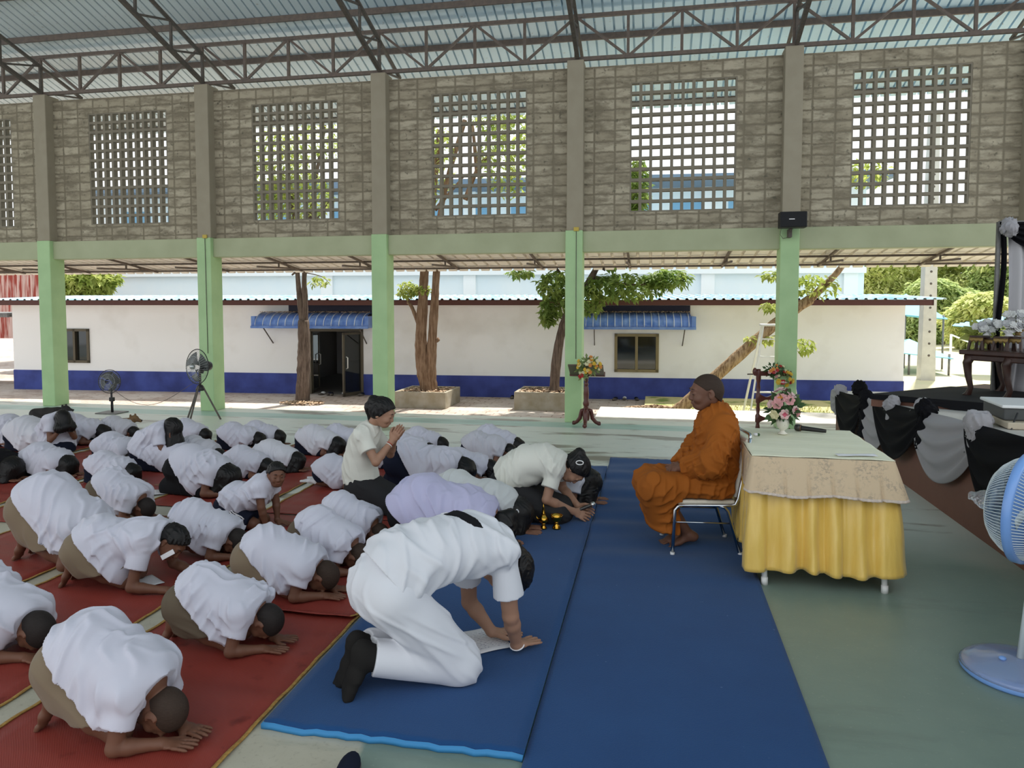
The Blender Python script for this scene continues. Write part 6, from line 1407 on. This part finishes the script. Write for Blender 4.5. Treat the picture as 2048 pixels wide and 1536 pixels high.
# two taller pupils who kneel bent forward with the face in their hands
def bent(**k):
    J = low(hip=(-.27, .22), mid=(-.20, .38), chest=(-.10, .46), sh=(-.02, .47), head=(.10, .47), elbow=(.08, .14), wrist=(.13, .06), U=(.75, 0, .55), F=(.5, 0, -.8)); J['neck'] = A3(.02, 0, .50)
    for q, s_ in (('l', 1), ('r', -1)): J['e'+q] = A3(.06, s_*.15, .20); J['w'+q] = A3(.13, s_*.05, .33); J['Hd_'+q] = A3(.1, -s_*.1, 1); J['Hn_'+q] = A3(-1, 0, .1)
    J['hem'] = (A3(-.30, 0, .22), A3(-.5, 0, -1)); J.update(k); return J
g = dict(s=.98, h=.010, skin='dark', shirt='white', bottom='skirt', bcol='navy', hair='long', fold=.011, seed=96); J = bent(); J['hair_pts'] = [(A3(.13, -.07, .30), .05), (A3(.13, .07, .30), .05), (A3(.17, 0, .33), .05), (A3(.10, -.09, .25), .04)]
p = make_person(J, g); put(p, at_head(347, 857, .98, .10, .47, 0), 0, 'taller dark-haired girl kneeling with her face hidden in her hands')
g = dict(s=.92, h=.010, skin='dark', shirt='white', bottom='skirt', bcol='navy', hair='long', fold=.013, seed=99); J = bent(); J['hair_pts'] = [(A3(.16, -.07, .36), .07), (A3(.14, .07, .36), .07), (A3(.18, 0, .38), .06)]
p = make_person(J, g); put(p, at_head(126, 838, .92, .10, .47, R(-25)), R(-25), 'pupil with tousled dark hair bent forward in front of the sleeping black dog')
# boy who has raised his head and leans on straight arms
J = low(hip=(-.30, .20), mid=(-.17, .33), chest=(-.02, .40), sh=(.07, .43), head=(.185, .515), U=(.12, -.05, 1), F=(.62, -.72, -.34)); J['neck'] = A3(.125, 0, .46); J['hem'] = (A3(-.28, 0, .235), A3(-.75, 0, -.66)); del J['short_z']; J['side'] = False
for q, s_ in (('l', 1), ('r', -1)): J['e'+q] = A3(.10, s_*.13, .23); J['w'+q] = A3(.13, s_*.10, .045); J['Hd_'+q] = A3(1, -s_*.1, -.15); J['Hn_'+q] = A3(0, 0, -1)
s = .88; g = dict(s=s, h=.0075, skin='dark', shirt='white', bottom='shorts', bcol='navy', hair='short', fold=.012, seed=103, sleeve=.55, short_len=.88); p = make_person(J, g)
put(p, at_head(553, 948, s, .185, .515, 0), 0, 'boy in navy striped shorts raising his head and leaning on straight arms'); eyes(p, J, g, s)
sv = np.array([v.co for c_ in p.children if c_.name.startswith('shorts') for v in c_.data.vertices])
def onshort(x, z): i_ = np.argmin((sv[:, 0]-x*s)**2+(sv[:, 2]-z*s)**2+.03*(sv[:, 1]+.3)); return Vector(sv[i_])+Vector((0, -.003, .001))
k = MB()
for i in range(3):
    d = (i-1)*.02; k.tube([onshort(-.20+t_*.15+d*.5, .19+d-t_*.075) for t_ in (0, .25, .5, .75, 1)], .0055*s, 6)
k.build('stripe', M_PAPER, p)
# --- the teacher kneeling upright with joined palms
J = prostrate(); J['lat'] = A3(0, 1, 0)
J['spine'] = [A3(-.30, 0, .26), A3(-.315, 0, .36), A3(-.30, 0, .48), A3(-.27, 0, .60), A3(-.235, 0, .70)]; J['rad'] = [.118, .104, .104, .106, .082]; J['ss'] = [1.3, 1.22, 1.25, 1.32, 1.55]
J['hl'], J['hr'] = A3(-.29, .085, .21), A3(-.29, -.085, .21); J['kl'], J['kr'] = A3(.05, .10, .065), A3(.05, -.10, .065); J['al'], J['ar'] = A3(-.33, .06, .052), A3(-.33, -.06, .052)
J['sl'], J['sr'] = A3(-.25, .145, .69), A3(-.25, -.145, .69); J['neck'] = A3(-.19, 0, .765); J['head'] = A3(-.092, 0, .885); J['U'] = A3(.42, 0, 1); J['F'] = A3(1, 0, -.52)
J['el'], J['er'] = A3(-.09, .175, .47), A3(-.09, -.175, .47)
for q, s_ in (('l', 1), ('r', -1)): J['w'+q] = A3(.005, s_*.030, .635); J['Hd_'+q] = A3(.62, 0, .95); J['Hn_'+q] = A3(0, -s_, 0)
J['thumb_l'], J['thumb_r'] = 1, -1; J['curl'] = .01; J['spread'] = .02
J['side'] = False; J['hem'] = (A3(-.31, 0, .265), A3(.15, 0, -1)); J['fold_dirs'] = [(1, .3, .15), (.6, 1, .1), (.8, -.3, .5)]
s = 1.0; g = dict(s=s, h=.0068, bh=.75, skin='light', shirt='cream', bottom='skirt', bcol='charcoal', hair='bun', seed=110, fold=.007, shirt_off=.020, skirt_len=1.0, hs=1.10, thin=1.04, sleeve=.60)
p = make_person(J, g); put(p, (-2.27, 6.05, .009), 0, 'kneeling woman in a cream blouse and black skirt holding her palms together', 'teachers kneeling on the mats'); eyes(p, J, g, s)
F, L, U = head_frame(J['U'], J['F']); S = Solid(J['head']-.22, J['head']+.22, .006); P_ = lambda f, l, u: J['head']+(F*f+L*l+U*u)*1.10
q0 = P_(-.10, 0, .045); S.seg(q0, q0+A3(-.035, 0, -.05), .042, .046, .03); S.seg(q0+A3(-.035, 0, -.05), q0+A3(-.040, 0, -.155), .046, .018, .03); S.folds(.005, [L, L+.3*F], 4, .02); extra(p, 'ponytail', S, HAIR['black'], s)
k = MB(); wx = mixp(J['er'], J['wr'], .80); dd = nrm(J['wr']-J['er']); q_ = Vector(dd).to_track_quat('Z', 'Y').to_matrix()
k.tube([Vector(wx)+q_ @ Vector((math.cos(a*.3142)*.029, math.sin(a*.3142)*.029, 0)) for a in range(20)], .0045, 6, closed=True); k.build('bracelet', mat('bead_white', (.7, .68, .62), .4), p); k = MB()
k.tube([Vector(wx+dd*.012)+q_ @ Vector((math.cos(a*.3142)*.028, math.sin(a*.3142)*.028, 0)) for a in range(20)], .003, 6, closed=True); k.build('wrist_cord', mat('cord_red', (.45, .04, .03), .6), p)
# --- the teacher bowing with a microphone
J = low(); J['spine'] = [A3(-.36, 0, .27), A3(-.29, 0, .37), A3(-.17, 0, .455), A3(-.03, 0, .475), A3(.08, 0, .455)]; J['rad'] = [.125, .118, .115, .112, .09]; J['ss'] = [1.3, 1.25, 1.25, 1.3, 1.5]
J['hl'], J['hr'] = A3(-.35, .085, .22), A3(-.35, -.085, .22); J['kl'], J['kr'] = A3(.10, .10, .07), A3(.10, -.10, .07); J['al'], J['ar'] = A3(-.30, .06, .052), A3(-.30, -.06, .052)
J['sl'], J['sr'] = A3(.07, .145, .44), A3(.07, -.145, .44); J['neck'] = A3(.135, 0, .475); J['head'] = A3(.235, 0, .425); J['U'] = A3(.85, 0, .18); J['F'] = A3(.18, -.12, -1)
J['el'], J['er'] = A3(.10, .17, .22), A3(.02, -.19, .205); J['wl'], J['wr'] = A3(.25, .045, .10), A3(.23, -.07, .085)
J['Hd_l'], J['Hd_r'] = A3(1, -.15, -.35), A3(1, .2, -.45); J['Hn_l'], J['Hn_r'] = A3(.1, -1, -.3), A3(.2, .8, -.55); J['thumb_l'], J['thumb_r'] = 1, -1; J['curl'] = .25
J['side'] = False; J['hem'] = (A3(-.36, 0, .30), A3(-.75, 0, -.55)); J['drape'] = [(A3(-.16, 0, .34), A3(.13, .135, .07))]
s = 1.03; g = dict(s=s, h=.0068, bh=.75, skin='light', shirt='cream', bottom='skirt', bcol='charcoal', hair='bun', seed=117, fold=.008, shirt_off=.018, skirt_len=1.0, hs=1.06, thin=1.08, sleeve=.62)
p = make_person(J, g); TL = Vector((-.88, 6.03, .03)); put(p, TL, R(0), 'woman in a cream blouse bowing with a microphone in her hands', 'teachers kneeling on the mats'); eyes(p, J, g, s)
F, L, U = head_frame(J['U'], J['F']); k = MB(); c = (J['head']+(F*-.045-L*.088+U*.05)*1.06)*s
k.tube([Vector(c)+Vector((.030*math.cos(a*.3142), -.006, .017*math.sin(a*.3142))) for a in range(20)], .005, 6, closed=True); k.build('hair_clip', mat('clip_white', (.8, .8, .78), .3), p)
k = MB(); nc = J['neck']; nd = nrm(J['head']-J['neck']-U*.05); q_ = Vector(nd).to_track_quat('Z', 'Y').to_matrix()
for a in range(26): k.ball((Vector(nc-nd*.005)+q_ @ Vector((math.cos(a*.2417)*.064, math.sin(a*.2417)*.064, .012*math.sin(a*.2417))))*s, .0048, 6, 5)
k.build('bead_necklace', mat('bead_pink', (.62, .42, .34), .4), p)
wr_ = TL+Vector(J['wr'])*s; microphone('silver-headed microphone in the hands of the bowing teacher', wr_+Vector((-.0, .015, -.005)), wr_+Vector((.17, .05, .065)), .013, M_MICG, mat('mic_silver', (.62, .62, .60), .25, metal=.9))
# --- the man in white
J = prostrate(); J['lat'] = A3(0, 1, 0)
J['spine'] = [A3(-.33, 0, .47), A3(-.25, 0, .555), A3(-.08, 0, .60), A3(.10, .01, .605), A3(.22, .02, .60)]; J['rad'] = [.145, .135, .13, .128, .095]; J['ss'] = [1.22, 1.22, 1.25, 1.35, 1.55]
J['hl'], J['hr'] = A3(-.31, .095, .45), A3(-.31, -.095, .45); J['kl'], J['kr'] = A3(.0, .15, .075), A3(.0, -.15, .075); J['al'], J['ar'] = A3(-.43, .055, .165), A3(-.43, -.05, .165)
for q in 'lr': J['Fd_'+q] = A3(-.35, 0, -1); J['Fn_'+q] = A3(-1, 0, .35)
J['sl'], J['sr'] = A3(.15, .185, .61), A3(.24, -.155, .60); J['neck'] = A3(.275, .02, .60); J['head'] = A3(.345, .03, .425); J['U'] = A3(.45, .05, -1); J['F'] = A3(-1, .05, -.45)
J['el'], J['er'] = A3(.22, .24, .20), A3(.30, -.10, .24); J['wl'], J['wr'] = A3(.32, .16, .045), A3(.37, -.035, .045); J['Hd_l'] = A3(1, -.2, -.1); J['Hd_r'] = A3(1, .30, -.12); J['Hn_l'] = J['Hn_r'] = A3(0, 0, -1); J['curl'] = .03; J['spread'] = .13
J['floor'] = .002; J['side'] = False; J['hem'] = (A3(-.315, 0, .52), A3(-.78, 0, -.62)); J['drape'] = [(A3(-.02, 0, .56), A3(.16, .14, .09))]; J['lat'] = nrm(A3(-.30, 1, 0)); J['bfold_dirs'] = [(.8, .1, .6), (.5, -.6, .7), (.3, .9, .5)]
s = 1.0; g = dict(s=s, h=.0062, bh=.75, skin='light', shirt='pure', bottom='pants', bcol='pure', hair='thick', seed=123, fold=.012, bfold=.009, shirt_off=.018, thin=1.22, hands=1.08, feet=1.12, hs=1.13, sleeve=.68, slw=1.12, wl=.09)
p = make_person(J, g); ML = Vector((-1.0, 3.42, .031)); put(p, ML, R(38), 'man in a white shirt and white trousers kneeling on the blue carpet in black socks', 'adults bowing on the blue carpet')
for q, sg in (('l', 1), ('r', -1)):
    a = J['a'+q]; S = Solid(a-.26, a+A3(.2, .2, .22), .007); add_foot(S, a, J['Fd_'+q], J['Fn_'+q], 1.15, -sg); S.seg(a-A3(0, 0, 0), a+nrm(J['k'+q]-a)*.09, .046, .05, .03, flat=1); S.f -= .012; S.folds(.002, [(0, 0, 1)], 3, .03); S.cut((0, 0, .002), (0, 0, -1)); extra(p, 'sock', S, CL['sock'], s)
k = MB(); q_ = Vector(nrm(J['wr']-J['er'])).to_track_quat('Z', 'Y').to_matrix(); k.tube([Vector(J['wr'])+q_ @ Vector((math.cos(a*.3142)*.037, math.sin(a*.3142)*.034, 0)) for a in range(20)], .004, 6, closed=True); k.build('wrist_string', M_PAPER, p)
J2 = dict(J); S_ = None
# black printed band across the upper back, with a white letter
J2['hem'] = (A3(.03, 0, .60), A3(-1, -.36, .05)); g2 = dict(g, shirt_off=.0205, collar=-.02); _cut = Solid.mesh
def _band(self, name, M=None, smooth=1):
    self.cut(A3(.085, 0, .60), A3(1, .36, -.05)); self.cut(A3(0, .17, 0), A3(0, 1, 0)); self.cut(A3(0, -.13, 0), A3(0, -1, 0)); self.cut(A3(0, 0, .60), A3(0, 0, -1)); return _cut(self, name, M, smooth)
Solid.mesh = _band; me = build_shirt(J2, .006, g2); Solid.mesh = _cut; bd = link('back_print', me, p, CL['black'])
BV = np.array([v.co for v in bd.data.vertices]); tf = nrm(A3(.94, .34, 0)); tr = nrm(A3(.34, -.94, 0)); c0 = A3(.057, 0, 0)-tr*.105
def onband(p): i_ = np.argmin(((BV[:, :2]-p[:2])**2).sum(1)-.02*BV[:, 2]); return Vector((p[0], p[1], BV[i_, 2]+.003))
k = MB(); k.tube([onband(c0+tr*(.016*math.cos(a))+tf*(.015*math.sin(a))) for a in [.9+i*.45 for i in range(11)]], .0035, 6); k.build('printed_letter', M_PAPER, bd)
# --- the monk on the chair
J = prostrate(); J['lat'] = A3(0, 1, 0)
J['spine'] = [A3(-.12, 0, .50), A3(-.135, 0, .62), A3(-.13, 0, .76), A3(-.12, 0, .90), A3(-.12, 0, 1.0)]; J['rad'] = [.135, .13, .125, .118, .088]; J['ss'] = [1.25, 1.2, 1.22, 1.32, 1.6]
J['hl'], J['hr'] = A3(-.08, .10, .49), A3(-.08, -.10, .49); J['kl'], J['kr'] = A3(.345, .12, .47), A3(.345, -.12, .47); J['al'], J['ar'] = A3(.085, .035, .10), A3(.14, -.06, .085)
J['Fd_l'], J['Fd_r'] = A3(1, -.15, -.42), A3(1, .1, -.30); J['Fn_l'] = J['Fn_r'] = A3(-.35, 0, -1); J['feet_flip'] = False
J['sl'], J['sr'] = A3(-.13, .185, .945), A3(-.13, -.185, .945); J['neck'] = A3(-.10, 0, 1.035); J['head'] = A3(-.04, 0, 1.182); J['U'] = A3(.10, 0, 1); J['F'] = A3(1, .03, -.12)
J['el'], J['er'] = A3(-.03, .25, .70), A3(-.03, -.25, .70); J['wl'], J['wr'] = A3(.16, .07, .615), A3(.15, -.07, .60); J['Hd_l'], J['Hd_r'] = A3(.7, -.65, -.2), A3(.75, .6, -.1); J['Hn_l'], J['Hn_r'] = A3(-.4, -.5, -.8), A3(-.3, .3, -1); J['curl'] = .18; J['thumb_l'], J['thumb_r'] = 1, -1
s = 1.0; g = dict(s=s, h=.006, bh=.8, skin='monk', hair='stub', seed=130, thin=1.12, feet=1.10, hands=1.08, hs=1.2)
p = make_person(J, g); put(p, (CHX, CHY, .012), CHR, 'monk in a saffron robe sitting upright on the chrome chair', 'adults'); eyes(p, J, dict(hs=1.2), s, True)
S = Solid((-.42, -.42, .10), (.52, .42, 1.14), .0068)
S.chain(J['spine'], [r+.022 for r in J['rad']], .05, J['lat'], [1.3, 1.25, 1.25, 1.35, 1.7]); S.seg(J['sl'], J['sr'], .078, None, .06); S.seg(J['neck']-A3(.01, 0, .04), J['neck']+A3(.012, 0, .0), .068, .06, .03)
for q, s_ in (('l', 1), ('r', -1)):
    S.seg(J['s'+q], J['e'+q], .080, .088, .05); S.seg(J['e'+q], mixp(J['e'+q], J['w'+q], .86), .090, .062, .05, flat=1); S.seg(J['e'+q]+A3(.0, 0, -.03), mixp(J['e'+q], J['w'+q], .6)+A3(0, 0, -.05), .07, .05, .05)
S.ell(A3(-.03, 0, .60), A3(.17, .20, .13), None, .06); S.seg(A3(-.155, -.12, 1.0), A3(-.225, -.10, .52), .040, .05, .05, (0, 1, 0), 2.2)
S.folds(.013, [(.7, .2, -.9), (1, -.3, -.4), (.5, .6, -.8)], 8, .075); S.folds(.007, [(1, .6, .5), (.3, 1, -.6)], 31, .045)
S.seg(J['sr']+A3(.05, .035, .05), A3(.02, -.13, .72), .016, .014, .02); S.seg(J['sr']+A3(-.03, -.0, .06), A3(-.10, -.235, .74), .014, .012, .02); S.ell(J['neck']+A3(.03, 0, .045), A3(.058, .056, .05), None, .01, '-'); S.cut((0, 0, .46), (0, 0, -1))
extra(p, 'outer_robe', S, CL['orange'], s)
S = Solid((-.34, -.40, .08), (.56, .40, .68), .0068); S.seg(J['hl'], J['hr'], .135, None, .06); S.seg(A3(-.12, 0, .50), A3(-.05, 0, .56), .14, .12, .05, (0, 1, 0), 1.4)
for q, s_ in (('l', 1), ('r', -1)):
    S.seg(J['h'+q], J['k'+q]+A3(0, 0, .01), .115, .092, .06); S.seg(J['k'+q], mixp(J['k'+q], A3(.26, s_*.05, .16), 1.0), .094, .082, .11)
S.seg(A3(.0, 0, .50), A3(.34, 0, .48), .085, .085, .07); S.seg(A3(.36, 0, .45), A3(.27, 0, .15), .10, .085, .08, (0, 1, 0), 1.7); S.seg(A3(.30, .0, .40), A3(.22, .02, .18), .09, .09, .06, (0, 1, 0), 1.3)
S.folds(.014, [(.5, .3, 1), (1, .5, .3), (-.3, .6, 1)], 15, .085); S.folds(.006, [(.9, .6, .5)], 3, .05); S.cut(A3(.30, 0, .145), A3(.12, 0, -1)); S.cut(A3(0, 0, .415), A3(0, 0, -1), (A3(-.12, 0, .36), .28)); 
extra(p, 'lower_robe', S, CL['orange'], s)
